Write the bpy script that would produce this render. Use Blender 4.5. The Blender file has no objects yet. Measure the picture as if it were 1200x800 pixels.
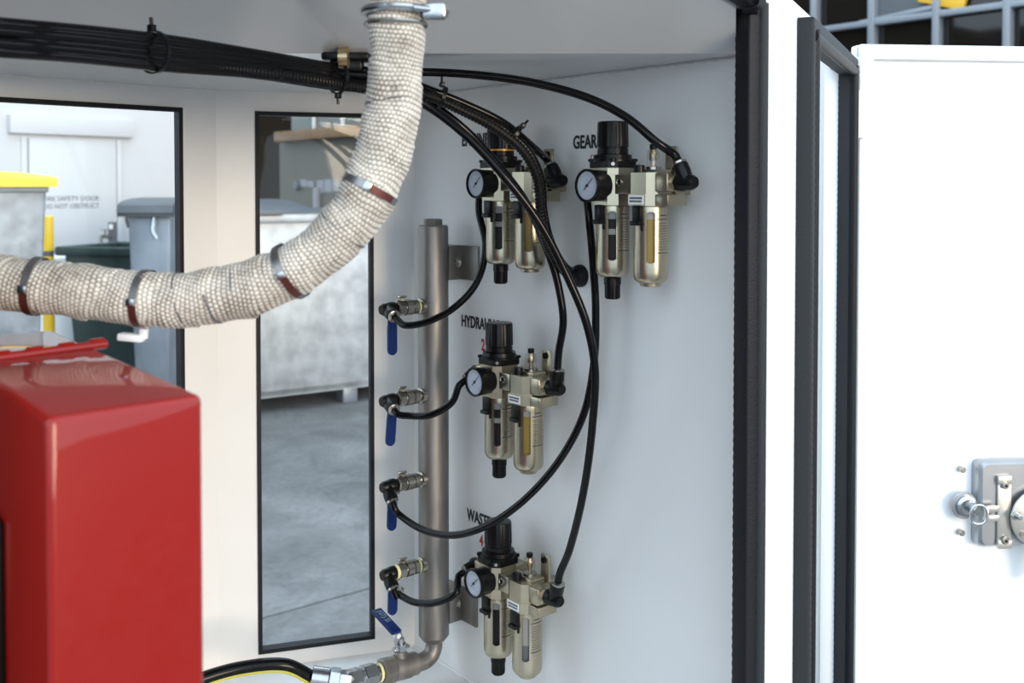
import bpy, bmesh, math, random
from mathutils import Vector, Matrix, Quaternion, noise
random.seed(7)
V = Vector
PI = math.pi
SC = bpy.context.scene
COL = SC.collection

# ------------------------------------------------------------------ camera
CAMZ = 1.4
F_PX = 1200.0
PITCH = math.radians(1.5)
PPY = 220 + F_PX * math.tan(PITCH)
cam_d = bpy.data.cameras.new('camera')
cam = bpy.data.objects.new('camera', cam_d); COL.objects.link(cam)
cam.location = (0, 0, CAMZ)
cam.rotation_euler = (PI / 2 - PITCH, 0, 0)
cam_d.sensor_width = 36; cam_d.lens = 36 * F_PX / 1200
cam_d.shift_y = -(400 - PPY) / 1200
cam_d.clip_start = 0.02; cam_d.clip_end = 200
cam_d.dof.use_dof = True; cam_d.dof.focus_distance = 1.30; cam_d.dof.aperture_fstop = 8.0
SC.camera = cam

# ------------------------------------------------------------------ light
w = bpy.data.worlds.new('sky'); SC.world = w; w.use_nodes = True
nt = w.node_tree
bg = nt.nodes['Background']
bg.inputs['Color'].default_value = (0.72, 0.87, 1.0, 1)
bg.inputs['Strength'].default_value = 1.98
sd = bpy.data.lights.new('sun', 'SUN'); sd.energy = 2.0; sd.angle = math.radians(25); sd.color = (1, 0.80, 0.58)
so = bpy.data.objects.new('sun', sd); COL.objects.link(so)
so.rotation_euler = V((-0.60, 0.77, -0.075)).to_track_quat('-Z', 'Y').to_euler()
SC.view_settings.view_transform = 'Standard'
SC.view_settings.look = 'None'
SC.view_settings.gamma = 1
SC.view_settings.use_curve_mapping = False
SC.view_settings.exposure = 0.32

# ------------------------------------------------------------------ geometry of the place: rays, planes
CAM = V((0, 0, CAMZ))
FW = V((0, math.cos(PITCH), -math.sin(PITCH))); UP = V((0, math.sin(PITCH), math.cos(PITCH)))
def ray(u, v):
    return FW + V((1, 0, 0)) * ((u - 600) / F_PX) + UP * ((PPY - v) / F_PX)
def at(u, v, y):
    d = ray(u, v); return CAM + d * (y / d.y)
def hit(u, v, p, n):
    d = ray(u, v); return CAM + d * ((p - CAM).dot(n) / d.dot(n))
def hitz(u, v, z):
    d = ray(u, v); return CAM + d * ((z - CAMZ) / d.z)
Z = V((0, 0, 1))
TW = V((0.640, -0.768, 0)).normalized()        # along the equipment wall, towards the doorway
NW = V((-0.768, -0.640, 0)).normalized()       # out of that wall, into the compartment
W0 = V((0.1526, 1.2288, CAMZ))
def wall(u, v, off=0.0):
    return hit(u, v, W0 + NW * off, NW)
DB = V((0.951, 0.308, 0)).normalized()         # back panel direction
DL = V((0.7071, 0.7071, 0))                    # left panel direction
CORNER = wall(485, 400); CORNER.z = 0
NB = V((DB.y, -DB.x, 0)); NL = V((DL.y, -DL.x, 0))
FOLD = hit(255, 400, CORNER, NB); FOLD.z = 0
CEIL = CAMZ + 0.143
FLOOR = CAMZ - 0.723
ROOF = CAMZ + 0.200
def back(u, v, off=0.0): return hit(u, v, CORNER + NB * off, NB)
def left(u, v, off=0.0): return hit(u, v, FOLD + NL * off, NL)

# ------------------------------------------------------------------ materials
MATS = {}
def mat(name, col, rough=0.5, metal=0.0, var=0.0, vscale=20.0, bump=0.0, bscale=60.0, trans=0.0, coat=0.0, dirt=None, spec=0.5, alpha=1.0):
    m = bpy.data.materials.new(name); m.use_nodes = True
    t = m.node_tree; b = t.nodes['Principled BSDF']
    b.inputs['Base Color'].default_value = (*col, 1)
    b.inputs['Roughness'].default_value = rough
    b.inputs['Metallic'].default_value = metal
    b.inputs['Specular IOR Level'].default_value = spec
    if coat: b.inputs['Coat Weight'].default_value = coat; b.inputs['Coat Roughness'].default_value = 0.06
    if trans: b.inputs['Transmission Weight'].default_value = trans
    tc = t.nodes.new('ShaderNodeTexCoord')
    if var:
        n = t.nodes.new('ShaderNodeTexNoise'); n.inputs['Scale'].default_value = vscale; n.inputs['Detail'].default_value = 6
        t.links.new(tc.outputs['Object'], n.inputs['Vector'])
        r = t.nodes.new('ShaderNodeValToRGB')
        lo = tuple(max(0, c * (1 - var)) for c in col); hi = tuple(min(1, c * (1 + var)) for c in col)
        if dirt: lo = dirt
        r.color_ramp.elements[0].position = 0.3; r.color_ramp.elements[1].position = 0.7
        r.color_ramp.elements[0].color = (*lo, 1); r.color_ramp.elements[1].color = (*hi, 1)
        t.links.new(n.outputs['Fac'], r.inputs['Fac']); t.links.new(r.outputs['Color'], b.inputs['Base Color'])
    if bump:
        n2 = t.nodes.new('ShaderNodeTexNoise'); n2.inputs['Scale'].default_value = bscale; n2.inputs['Detail'].default_value = 4
        t.links.new(tc.outputs['Object'], n2.inputs['Vector'])
        bp = t.nodes.new('ShaderNodeBump'); bp.inputs['Strength'].default_value = bump; bp.inputs['Distance'].default_value = 0.002
        t.links.new(n2.outputs['Fac'], bp.inputs['Height']); t.links.new(bp.outputs['Normal'], b.inputs['Normal'])
    MATS[name] = m
    return m
mat('paint_white', (0.80, 0.80, 0.79), 0.32, var=0.02, vscale=6, bump=0.05, bscale=300)
mat('paint_ceiling', (0.56, 0.57, 0.58), 0.16, var=0.02, vscale=5, bump=0.04, bscale=200)
mat('paint_door', (0.86, 0.87, 0.88), 0.35, bump=0.04, bscale=300)
mat('shade_black', (0.03, 0.03, 0.032), 0.9, bump=0.5, bscale=60)  # near-black face of the added partition, keeps light off the left
mat('rubber', (0.006, 0.007, 0.010), 0.50, spec=0.25, bump=0.3, bscale=500)
mat('rubber_grey', (0.020, 0.023, 0.027), 0.6, spec=0.25, bump=0.3, bscale=500)
mat('hose_black', (0.004, 0.004, 0.0045), 0.14, spec=0.2)
mat('plastic_black', (0.005, 0.005, 0.0055), 0.28, spec=0.22)
mat('conduit', (0.005, 0.005, 0.005), 0.35, spec=0.22)
mat('champagne', (0.43, 0.385, 0.285), 0.28, 0.9, var=0.04, vscale=40)
mat('champagne_bowl', (0.47, 0.425, 0.32), 0.27, 0.9, var=0.03, vscale=30)
mat('dial', (0.44, 0.48, 0.56), 0.4)
mat('ink', (0.02, 0.02, 0.025), 0.6)
mat('ink_red', (0.42, 0.035, 0.02), 0.6)
mat('ink_grey', (0.28, 0.31, 0.36), 0.6)
mat('sticker', (0.75, 0.76, 0.76), 0.5)
mat('oil', (0.24, 0.165, 0.035), 0.25, spec=0.3)
mat('tube_grey', (0.26, 0.255, 0.25), 0.3, spec=0.3)
mat('ink_sign', (0.10, 0.11, 0.13), 0.6)
mat('galv_bin', (0.23, 0.255, 0.285), 0.45, 0.3, var=0.28, vscale=14, bump=0.2, bscale=40)
mat('element', (0.014, 0.012, 0.012), 0.4, spec=0.15)
mat('brass', (0.45, 0.36, 0.22), 0.3, 0.9)
mat('gold', (0.70, 0.36, 0.05), 0.35, 0.4)
mat('nickel', (0.40, 0.38, 0.34), 0.27, 1.0, var=0.10, vscale=150)
mat('zinc', (0.46, 0.475, 0.49), 0.24, 1.0, var=0.08, vscale=120)
mat('ptfe', (0.78, 0.76, 0.38), 0.6)
mat('blue_grip', (0.003, 0.019, 0.11), 0.42, spec=0.25)
mat('blue_print', (0.25, 0.34, 0.50), 0.5)
mat('band_steel', (0.30, 0.29, 0.29), 0.35, 0.9)
mat('rust_red', (0.09, 0.02, 0.015), 0.5, 0.3)
mat('red_paint', (0.235, 0.006, 0.003), 0.4, spec=0.1, coat=0.6, var=0.05, vscale=4, bump=0.05, bscale=120)
MATS['red_paint'].node_tree.nodes['Principled BSDF'].inputs['Coat IOR'].default_value = 1.55
MATS['red_paint'].node_tree.nodes['Principled BSDF'].inputs['Coat Roughness'].default_value = 0.03
mat('yellow', (0.80, 0.55, 0.02), 0.4, var=0.06, vscale=8)
mat('hose_yellow', (0.55, 0.52, 0.06), 0.5)
mat('wall_far_white', (0.55, 0.57, 0.60), 0.6)
mat('galv', (0.36, 0.385, 0.41), 0.45, 0.35, var=0.25, vscale=9, bump=0.15, bscale=25)
mat('galv_blue', (0.22, 0.25, 0.29), 0.45, 0.5, var=0.15, vscale=6, bump=0.1, bscale=25)
mat('bin_grey', (0.09, 0.10, 0.115), 0.5, var=0.15, vscale=8)
mat('bin_green', (0.012, 0.035, 0.032), 0.5)
mat('dark_lid', (0.06, 0.07, 0.085), 0.45, var=0.15, vscale=5)
mat('post_dark', (0.10, 0.10, 0.11), 0.5)
mat('white_plastic', (0.85, 0.87, 0.90), 0.4)
mat('beige_wall', (0.10, 0.088, 0.066), 0.7, var=0.06, vscale=2)
mat('interior_dark', (0.010, 0.008, 0.005), 0.8)
mat('interior_brown', (0.018, 0.012, 0.005), 0.8, var=0.5, vscale=3)
mat('timber', (0.17, 0.080, 0.018), 0.6, var=0.2, vscale=6)
mat('green_glass', (0.06, 0.066, 0.048), 0.2)
mat('paper', (0.24, 0.24, 0.26), 0.7)
mat('mullion', (0.30, 0.33, 0.37), 0.45, 0.3)
mat('glass_dark', (0.015, 0.012, 0.010), 0.06, spec=0.5)
mat('glass_reflect', (0.16, 0.17, 0.18), 0.2)  # paler glass colour standing in for a reflection
mat('lamp_yellow', (0.85, 0.50, 0.04), 0.5)
mat('latch_steel', (0.38, 0.40, 0.43), 0.30, 0.85, var=0.06, vscale=30)
mat('latch_zinc', (0.62, 0.60, 0.55), 0.3, 0.8)

def steel_brushed():
    m = mat('stainless', (0.40, 0.37, 0.34), 0.46, 0.8)
    t = m.node_tree; b = t.nodes['Principled BSDF']
    tc = t.nodes.new('ShaderNodeTexCoord'); mp = t.nodes.new('ShaderNodeMapping')
    mp.inputs['Scale'].default_value = (60, 60, 6)
    n = t.nodes.new('ShaderNodeTexNoise'); n.inputs['Scale'].default_value = 1.0; n.inputs['Detail'].default_value = 8
    r = t.nodes.new('ShaderNodeValToRGB')
    r.color_ramp.elements[0].color = (0.19, 0.175, 0.16, 1); r.color_ramp.elements[1].color = (0.34, 0.315, 0.29, 1)
    r.color_ramp.elements[0].position = 0.3; r.color_ramp.elements[1].position = 0.7
    t.links.new(tc.outputs['Object'], mp.inputs['Vector']); t.links.new(mp.outputs['Vector'], n.inputs['Vector'])
    t.links.new(n.outputs['Fac'], r.inputs['Fac']); t.links.new(r.outputs['Color'], b.inputs['Base Color'])
steel_brushed()

def concrete():
    m = mat('concrete', (0.30, 0.31, 0.32), 0.85)
    t = m.node_tree; b = t.nodes['Principled BSDF']
    tc = t.nodes.new('ShaderNodeTexCoord')
    n1 = t.nodes.new('ShaderNodeTexNoise'); n1.inputs['Scale'].default_value = 2.2; n1.inputs['Detail'].default_value = 9; n1.inputs['Roughness'].default_value = 0.65
    n1.inputs['Distortion'].default_value = 0.6
    n2 = t.nodes.new('ShaderNodeTexNoise'); n2.inputs['Scale'].default_value = 38; n2.inputs['Detail'].default_value = 5
    r = t.nodes.new('ShaderNodeValToRGB')
    r.color_ramp.elements[0].position = 0.28; r.color_ramp.elements[1].position = 0.72
    r.color_ramp.elements[0].color = (0.095, 0.096, 0.097, 1); r.color_ramp.elements[1].color = (0.255, 0.257, 0.258, 1)
    mx = t.nodes.new('ShaderNodeMixRGB'); mx.blend_type = 'MULTIPLY'; mx.inputs['Fac'].default_value = 0.35
    r2 = t.nodes.new('ShaderNodeValToRGB'); r2.color_ramp.elements[0].position = 0.35; r2.color_ramp.elements[1].position = 0.6
    r2.color_ramp.elements[0].color = (0.45, 0.45, 0.45, 1)
    for n in (n1, n2): t.links.new(tc.outputs['Object'], n.inputs['Vector'])
    t.links.new(n1.outputs['Fac'], r.inputs['Fac']); t.links.new(n2.outputs['Fac'], r2.inputs['Fac'])
    t.links.new(r.outputs['Color'], mx.inputs['Color1']); t.links.new(r2.outputs['Color'], mx.inputs['Color2'])
    t.links.new(mx.outputs['Color'], b.inputs['Base Color'])
    bp = t.nodes.new('ShaderNodeBump'); bp.inputs['Strength'].default_value = 0.4; bp.inputs['Distance'].default_value = 0.01
    t.links.new(n2.outputs['Fac'], bp.inputs['Height']); t.links.new(bp.outputs['Normal'], b.inputs['Normal'])
concrete()

def wrap_mat():
    m = mat('glass_tape', (0.62, 0.56, 0.47), 0.9, spec=0.2)
    t = m.node_tree; b = t.nodes['Principled BSDF']
    tc = t.nodes.new('ShaderNodeTexCoord')
    n1 = t.nodes.new('ShaderNodeTexNoise'); n1.inputs['Scale'].default_value = 22; n1.inputs['Detail'].default_value = 8; n1.inputs['Roughness'].default_value = 0.7
    r = t.nodes.new('ShaderNodeValToRGB')
    e = r.color_ramp.elements
    e[0].position = 0.30; e[0].color = (0.20, 0.18, 0.16, 1); e[1].position = 0.66; e[1].color = (0.78, 0.745, 0.68, 1)
    k = e.new(0.42); k.color = (0.57, 0.53, 0.47, 1)
    t.links.new(tc.outputs['Object'], n1.inputs['Vector']); t.links.new(n1.outputs['Fac'], r.inputs['Fac'])
    at_ = t.nodes.new('ShaderNodeAttribute'); at_.attribute_name = 'gap'
    mx = t.nodes.new('ShaderNodeMixRGB'); mx.blend_type = 'MULTIPLY'
    mx.inputs['Color2'].default_value = (0.24, 0.20, 0.165, 1)
    t.links.new(at_.outputs['Fac'], mx.inputs['Fac']); t.links.new(r.outputs['Color'], mx.inputs['Color1'])
    t.links.new(mx.outputs['Color'], b.inputs['Base Color'])
wrap_mat()

def glass_mat(name, tint, gloss):
    m = bpy.data.materials.new(name); m.use_nodes = True
    t = m.node_tree; t.nodes.clear()
    o = t.nodes.new('ShaderNodeOutputMaterial'); tr = t.nodes.new('ShaderNodeBsdfTransparent'); gl = t.nodes.new('ShaderNodeBsdfGlossy')
    tr.inputs['Color'].default_value = (*tint, 1); gl.inputs['Roughness'].default_value = 0.03
    mx = t.nodes.new('ShaderNodeMixShader'); mx.inputs['Fac'].default_value = gloss
    t.links.new(tr.outputs[0], mx.inputs[1]); t.links.new(gl.outputs[0], mx.inputs[2]); t.links.new(mx.outputs[0], o.inputs['Surface'])
    MATS[name] = m
glass_mat('pane', (0.97, 0.98, 0.98), 0.012)
glass_mat('clear_plastic', (0.93, 0.92, 0.90), 0.10)

# ------------------------------------------------------------------ mesh builder
def basis(z):
    z = V(z).normalized()
    a = V((0, 0, 1)) if abs(z.z) < 0.95 else V((1, 0, 0))
    x = a.cross(z).normalized(); return x, z.cross(x), z
class MB:
    def __init__(s): s.v = []; s.f = []
    def add(s, vs, fs):
        o = len(s.v); s.v += [V(p) for p in vs]; s.f += [tuple(i + o for i in f) for f in fs]; return s
    def box(s, c, size, bev=0.0, rot=None, seg=2):
        bm = bmesh.new(); bmesh.ops.create_cube(bm, size=1)
        for v in bm.verts: v.co = V((v.co.x * size[0], v.co.y * size[1], v.co.z * size[2]))
        if bev: bmesh.ops.bevel(bm, geom=list(bm.edges), offset=bev, segments=seg, affect='EDGES', profile=0.5)
        bm.verts.index_update()
        vs = []
        for v in bm.verts:
            p = v.co.copy()
            if rot is not None: p = rot @ p
            vs.append(p + V(c))
        s.add(vs, [tuple(v.index for v in f.verts) for f in bm.faces]); bm.free(); return s
    def lathe(s, prof, p0=(0, 0, 0), axis=(0, 0, 1), n=24, caps=True, phase=0.0):
        x, y, z = basis(axis); p0 = V(p0); vs = []; fs = []
        for (h, r) in prof:
            for i in range(n):
                a = 2 * PI * i / n + phase
                vs.append(p0 + z * h + x * (r * math.cos(a)) + y * (r * math.sin(a)))
        for j in range(len(prof) - 1):
            for i in range(n):
                k = (i + 1) % n
                fs.append((j * n + i, j * n + k, (j + 1) * n + k, (j + 1) * n + i))
        if caps:
            fs.append(tuple(reversed(range(n)))); m = (len(prof) - 1) * n; fs.append(tuple(range(m, m + n)))
        return s.add(vs, fs)
    def cyl(s, a, b, r, n=20, r2=None, phase=0.0):
        a = V(a); b = V(b); return s.lathe([(0, r), ((b - a).length, r if r2 is None else r2)], a, b - a, n, phase=phase)
    def cylb(s, a, b, r, bev=0.001, n=20, phase=0.0):
        a = V(a); b = V(b); L = (b - a).length
        return s.lathe([(0, r - bev), (bev, r), (L - bev, r), (L, r - bev)], a, b - a, n, phase=phase)
    def tube(s, pts, rad, n=12, caps=True, ringr=None):
        P = [V(p) for p in pts]; vs = []; fs = []; m = len(P)
        t0 = (P[1] - P[0]).normalized(); x, y, _ = basis(t0)
        prev = t0
        for i in range(m):
            t = (P[min(i + 1, m - 1)] - P[max(i - 1, 0)]).normalized()
            q = prev.rotation_difference(t); x = q @ x; y = q @ y; prev = t
            r = rad if ringr is None else ringr(i)
            for k in range(n):
                a = 2 * PI * k / n; vs.append(P[i] + x * (r * math.cos(a)) + y * (r * math.sin(a)))
        for i in range(m - 1):
            for k in range(n):
                l = (k + 1) % n; fs.append((i * n + k, i * n + l, (i + 1) * n + l, (i + 1) * n + k))
        if caps: fs.append(tuple(reversed(range(n)))); fs.append(tuple(range((m - 1) * n, m * n)))
        return s.add(vs, fs)
    def prism(s, poly, z0, z1, M=None):
        """poly list of (x,y); extruded z0..z1; M optional matrix"""
        n = len(poly)
        vs = [V((p[0], p[1], z0)) for p in poly] + [V((p[0], p[1], z1)) for p in poly]
        if M is not None: vs = [M @ p for p in vs]
        fs = [tuple(reversed(range(n))), tuple(range(n, 2 * n))] + [(i, (i + 1) % n, n + (i + 1) % n, n + i) for i in range(n)]
        return s.add(vs, fs)
    def xf(s, M): s.v = [M @ p for p in s.v]; return s
    def build(s, name, material, parent=None, smooth=35, M=None, origin=None):
        me = bpy.data.meshes.new(name)
        vs = s.v
        if origin is not None: vs = [p - V(origin) for p in vs]
        me.from_pydata([tuple(p) for p in vs], [], s.f)
        bm = bmesh.new(); bm.from_mesh(me); bmesh.ops.recalc_face_normals(bm, faces=list(bm.faces))
        if smooth:
            lim = math.radians(smooth)
            for f in bm.faces: f.smooth = True
            for e in bm.edges:
                if len(e.link_faces) == 2: e.smooth = e.calc_face_angle(0) < lim
        bm.to_mesh(me); bm.free()
        me.materials.append(MATS[material])
        o = bpy.data.objects.new(name, me); COL.objects.link(o)
        if parent is not None: o.parent = parent
        if origin is not None: o.location = origin
        return o
def tag(o, label=None, cat=None, group=None, kind=None):
    if label: o['label'] = label
    if cat: o['category'] = cat
    if group: o['group'] = group
    if kind: o['kind'] = kind
    return o
def thing(name, label, cat, M=None, group=None, kind=None):
    o = bpy.data.objects.new(name, None); COL.objects.link(o); o.empty_display_size = 0.02
    if M is not None: o.matrix_world = M
    return tag(o, label, cat, group, kind)
def frame(p, x, y=None):
    x = V(x).normalized(); y = Z.cross(x).normalized() if y is None else V(y)
    z = x.cross(y); M = Matrix.Identity(4)
    for i in range(3): M[i][0] = x[i]; M[i][1] = y[i]; M[i][2] = z[i]; M[i][3] = p[i]
    return M
def spline(pts, step=0.006):
    P = [V(p) for p in pts]; P = [P[0] * 2 - P[1]] + P + [P[-1] * 2 - P[-2]]; out = []
    for i in range(1, len(P) - 2):
        a, b, c, d = P[i - 1], P[i], P[i + 1], P[i + 2]
        t0 = 0.0; t1 = t0 + max(1e-6, (b - a).length) ** 0.5; t2 = t1 + max(1e-6, (c - b).length) ** 0.5; t3 = t2 + max(1e-6, (d - c).length) ** 0.5
        n = max(2, int((c - b).length / step))
        for k in range(n):
            t = t1 + (t2 - t1) * k / n
            A1 = a * ((t1 - t) / (t1 - t0)) + b * ((t - t0) / (t1 - t0)); A2 = b * ((t2 - t) / (t2 - t1)) + c * ((t - t1) / (t2 - t1)); A3 = c * ((t3 - t) / (t3 - t2)) + d * ((t - t2) / (t3 - t2))
            B1 = A1 * ((t2 - t) / (t2 - t0)) + A2 * ((t - t0) / (t2 - t0)); B2 = A2 * ((t3 - t) / (t3 - t1)) + A3 * ((t - t1) / (t3 - t1))
            out.append(B1 * ((t2 - t) / (t2 - t1)) + B2 * ((t - t1) / (t2 - t1)))
    out.append(P[-2]); return out
def chsq(s, c, sy=None):
    a = s / 2; b = (sy or s) / 2
    return [(a - c, -b), (a, -b + c), (a, b - c), (a - c, b), (-a + c, b), (-a, b - c), (-a, -b + c), (-a + c, -b)]
def text_mesh(name, txt, size, M, material, parent, xs=0.6, bold=0.0, align='LEFT', ext=0.0002):
    c = bpy.data.curves.new(name, 'FONT'); c.body = txt; c.size = size; c.extrude = ext; c.offset = bold; c.align_x = align
    c.resolution_u = 3
    tmp = bpy.data.objects.new(name, c)
    COL.objects.link(tmp); bpy.context.view_layer.update()
    me = bpy.data.meshes.new_from_object(tmp.evaluated_get(bpy.context.evaluated_depsgraph_get()))
    bpy.data.objects.remove(tmp); bpy.data.curves.remove(c)
    me.transform(M @ Matrix.Diagonal((xs, 1, 1, 1)))
    me.materials.clear(); me.materials.append(MATS[material]); me.name = name
    o = bpy.data.objects.new(name, me); COL.objects.link(o)
    if parent is not None: o.parent = parent
    return o

# ------------------------------------------------------------------ large structure
# ground outside, cut into poured slabs with open joints
g = MB().box((0, 12, -0.10), (60, 60, 0.16)).build('ground', 'post_dark'); tag(g, kind='structure')
# slab grid follows the yard: one joint passes through the two sighted points
J0 = hitz(305, 724, 0.0); J1 = hitz(431, 689, 0.0); jd = (J1 - J0).normalized(); jn = V((-jd.y, jd.x, 0))
Mg = frame(V((J0.x, J0.y, 0)), jd, jn)
slab = None
for i in range(-4, 6):
    for j in range(-3, 4):
        mb = MB().box((i * 4.0 + 1.2 + 2.0 - 2.0, j * 4.0 + 2.0, -0.02), (3.985, 3.985, 0.04), 0.004, seg=1)
        if slab is None:
            slab = MB().box((0, 0, -0.02), (3.985, 3.985, 0.04), 0.004, seg=1).build('slab', 'concrete', g)
            me = slab.data; o = slab
        else:
            o = bpy.data.objects.new('slab', me); COL.objects.link(o); o.parent = g
        o.matrix_local = Mg @ Matrix.Translation((i * 4.0 + 1.2, j * 4.0 + 2.0, 0))

def panel(name, p0, d, n, length, z0, z1, hole=None, th=0.03, material='paint_white', start=0.0):
    """upright panel from p0 along d; n = inner side; hole=(s0,s1,za,zb)"""
    M = frame(V((p0.x, p0.y, 0)), d, -n) if Z.cross(d).dot(-n) > 0 else None
    mb = MB()
    def slabx(s0, s1, za, zb):
        if s1 - s0 < 1e-5 or zb - za < 1e-5: return
        c = V((p0.x, p0.y, 0)) + d * ((s0 + s1) / 2) - n * (th / 2) + Z * ((za + zb) / 2)
        R = Matrix((d, -n, Z)).transposed()
        mb.box(c, (s1 - s0, th, zb - za), rot=R)
    if hole is None: slabx(start, length, z0, z1)
    else:
        a, b, za, zb = hole
        # frame face as one ring so that no seams show
        O = [(start, z0), (length, z0), (length, z1), (start, z1)]; I = [(a, za), (b, za), (b, zb), (a, zb)]
        base = V((p0.x, p0.y, 0)); vs = []
        for dep in (0, th):
            for (s_, z_) in O + I: vs.append(base + d * s_ - n * dep + Z * z_)
        fs = []
        for k in range(4):
            l = (k + 1) % 4
            fs += [(k, l, 4 + l, 4 + k), (8 + k, 12 + k, 12 + l, 8 + l), (k, 8 + k, 8 + l, l), (4 + k, 4 + l, 12 + l, 12 + k)]
        mb.add(vs, fs)
    o = mb.build(name, material, smooth=0); tag(o, kind='structure'); return o
def gasket(name, p0, d, n, hole, wid, dep, proud=0.003):
    a, b, za, zb = hole
    O = [(a - 0.0015, za - 0.0015), (b + 0.0015, za - 0.0015), (b + 0.0015, zb + 0.0015), (a - 0.0015, zb + 0.0015)]
    I = [(a + wid, za + wid), (b - wid, za + wid), (b - wid, zb - wid), (a + wid, zb - wid)]
    base = V((p0.x, p0.y, 0)); vs = []
    for q in (proud, -dep):
        for (s_, z_) in O + I: vs.append(base + d * s_ + n * q + Z * z_)
    fs = []
    for k in range(4):
        l = (k + 1) % 4
        fs += [(k, l, 4 + l, 4 + k), (8 + k, 12 + k, 12 + l, 8 + l), (k, 8 + k, 8 + l, l), (4 + k, 4 + l, 12 + l, 12 + k)]
    o = MB().add(vs, fs).build(name, 'rubber', smooth=0); tag(o, kind='structure')
    R = Matrix((d, -n, Z)).transposed()
    c = base + d * ((a + b) / 2) - n * (dep * 0.6) + Z * ((za + zb) / 2)
    MB().box(c, (b - a - 0.001, 0.004, zb - za - 0.001), rot=R).build('pane', 'pane', o, smooth=0)
    return o
TOP = ROOF + 0.02
# equipment wall
LW = (wall(862, 400) - CORNER); LW.z = 0; LW = LW.length
wall_right = panel('wall_right', CORNER - TW * 0.0, TW, NW, LW, FLOOR - 0.03, TOP)
# back panel between corner and fold
lenB = (CORNER - FOLD).length
def sB(u, v): return (back(u, v) - FOLD).dot(DB)
zb0 = back(369, 756).z; zb1 = back(369, 133).z
holeB = (sB(302, 440), sB(437, 440), zb0, zb1)
wall_back = panel('wall_back', FOLD, DB, NB, lenB + 0.012, FLOOR - 0.03, TOP, holeB, th=0.012)
window_2 = gasket('window_2', FOLD, DB, NB, holeB, 0.0045, 0.014)
# left panel
LL = 0.85
LEND = FOLD - DL * LL
def sL(u, v): return (left(u, v) - LEND).dot(DL)
zl1 = left(104, 121).z
holeL = (0.12, sL(213, 250), zb0, zl1)
wall_left = panel('wall_left', LEND, DL, NL, LL + 0.004, FLOOR - 0.03, TOP, holeL, th=0.010)
window_1 = gasket('window_1', LEND, DL, NL, holeL, 0.0045, 0.012)
# ceiling: rear part flat, front part rising towards the doorway
YF = 1.095
OPEN_R = V((0.2215, 1.018, 0)); OPEN_L = V((-0.42, 0.45, 0))
WEND = CORNER + TW * LW
def poly_slab(name, pts, zf, th, material):
    n = len(pts); vs = [V((p.x, p.y, zf(p))) for p in pts] + [V((p.x, p.y, zf(p) + th)) for p in pts]
    fs = [tuple(range(n)), tuple(range(n, 2 * n))] + [(i, (i + 1) % n, n + (i + 1) % n, n + i) for i in range(n)]
    return MB().add(vs, fs)
def crossY(p, d, y): return p + d * ((y - p.y) / d.y)
cl_y = V((LEND.x - 0.02, YF, 0))
XR = V((0.2383, YF, 0))
pts_r = [XR, WEND, CORNER, FOLD, crossY(FOLD, DL, YF)]
c1 = poly_slab('c', pts_r, lambda p: CEIL, 0.025, 'paint_ceiling')
pts_f = [XR, crossY(FOLD, DL, YF), LEND, OPEN_L, OPEN_R]
c2 = poly_slab('c', pts_f, lambda p: CEIL + 0.42 * (YF - p.y), 0.025, 'paint_ceiling')
c1.add(c2.v, c2.f)
ceiling = c1.build('ceiling', 'paint_ceiling', smooth=0); tag(ceiling, kind='structure')
fl = poly_slab('f', [WEND, CORNER, FOLD, LEND, V((-0.72, 0.35, 0)), V((-0.30, 0.33, 0))], lambda p: FLOOR - 0.03, 0.03, 'paint_white')
floor = fl.build('floor', 'paint_white', smooth=0); tag(floor, kind='structure')
wf0 = V((-0.76, 1.10, 0)); wf1 = V((-0.40, 0.578, 0)); dF = (wf0 - wf1).normalized(); nF = V((dF.y, -dF.x, 0))
shade_partition = panel('shade_partition', wf1, dF, nF, (wf0 - wf1).length, FLOOR - 0.4, TOP + 0.10, material='shade_black')  # added out of view to darken the red box's left side
# weld bead between floor and equipment wall
pts = [CORNER + TW * (LW * i / 60) + NW * 0.001 + Z * (FLOOR + 0.001 + 0.0005 * math.sin(i * 2.1)) for i in range(61)]
MB().tube(pts, 0.0025, 6).build('weld_bead', 'paint_white', wall_right)
pts = [V((p.x, p.y, 0)) + Z * (CEIL - 0.0008 + 0.0004 * math.sin(i * 2.7)) for i, p in enumerate([CORNER + TW * (LW * k / 80) + NW * 0.0008 for k in range(81)])]
MB().tube(pts, 0.0016, 6).build('weld_bead', 'paint_ceiling', wall_right)

# lettering printed on the equipment wall
def letter(txt, u, v, h_px, material, xs, bold=0.0):
    p = wall(u, v, 0.0006)
    sc = F_PX / (p.y)
    size = h_px / sc / 0.73
    M = frame(p, TW, Z)
    o = text_mesh('lettering', txt, size, M, material, wall_right, xs, bold * size)
    return o
letter('ENGINE', 541, 171, 14, 'ink', 0.74, 0.03)['label'] = 'black printed word ENGINE'
letter('GEAR', 671.5, 174, 15.5, 'ink', 0.74, 0.03)['label'] = 'black printed word GEAR'
letter('HYDRAULIC', 540.5, 381.5, 13.7, 'ink', 0.70, 0.03)['label'] = 'black printed word HYDRAULIC'
letter('WASTE OIL', 547.5, 608, 13.7, 'ink', 0.72, 0.03)['label'] = 'black printed word beginning WASTE'
letter('2', 564, 410, 14, 'ink_red', 0.70, 0.03)['label'] = 'red printed number 2'
letter('4', 562, 638.5, 13.5, 'ink_red', 0.70, 0.03)['label'] = 'red printed number 4'

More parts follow.
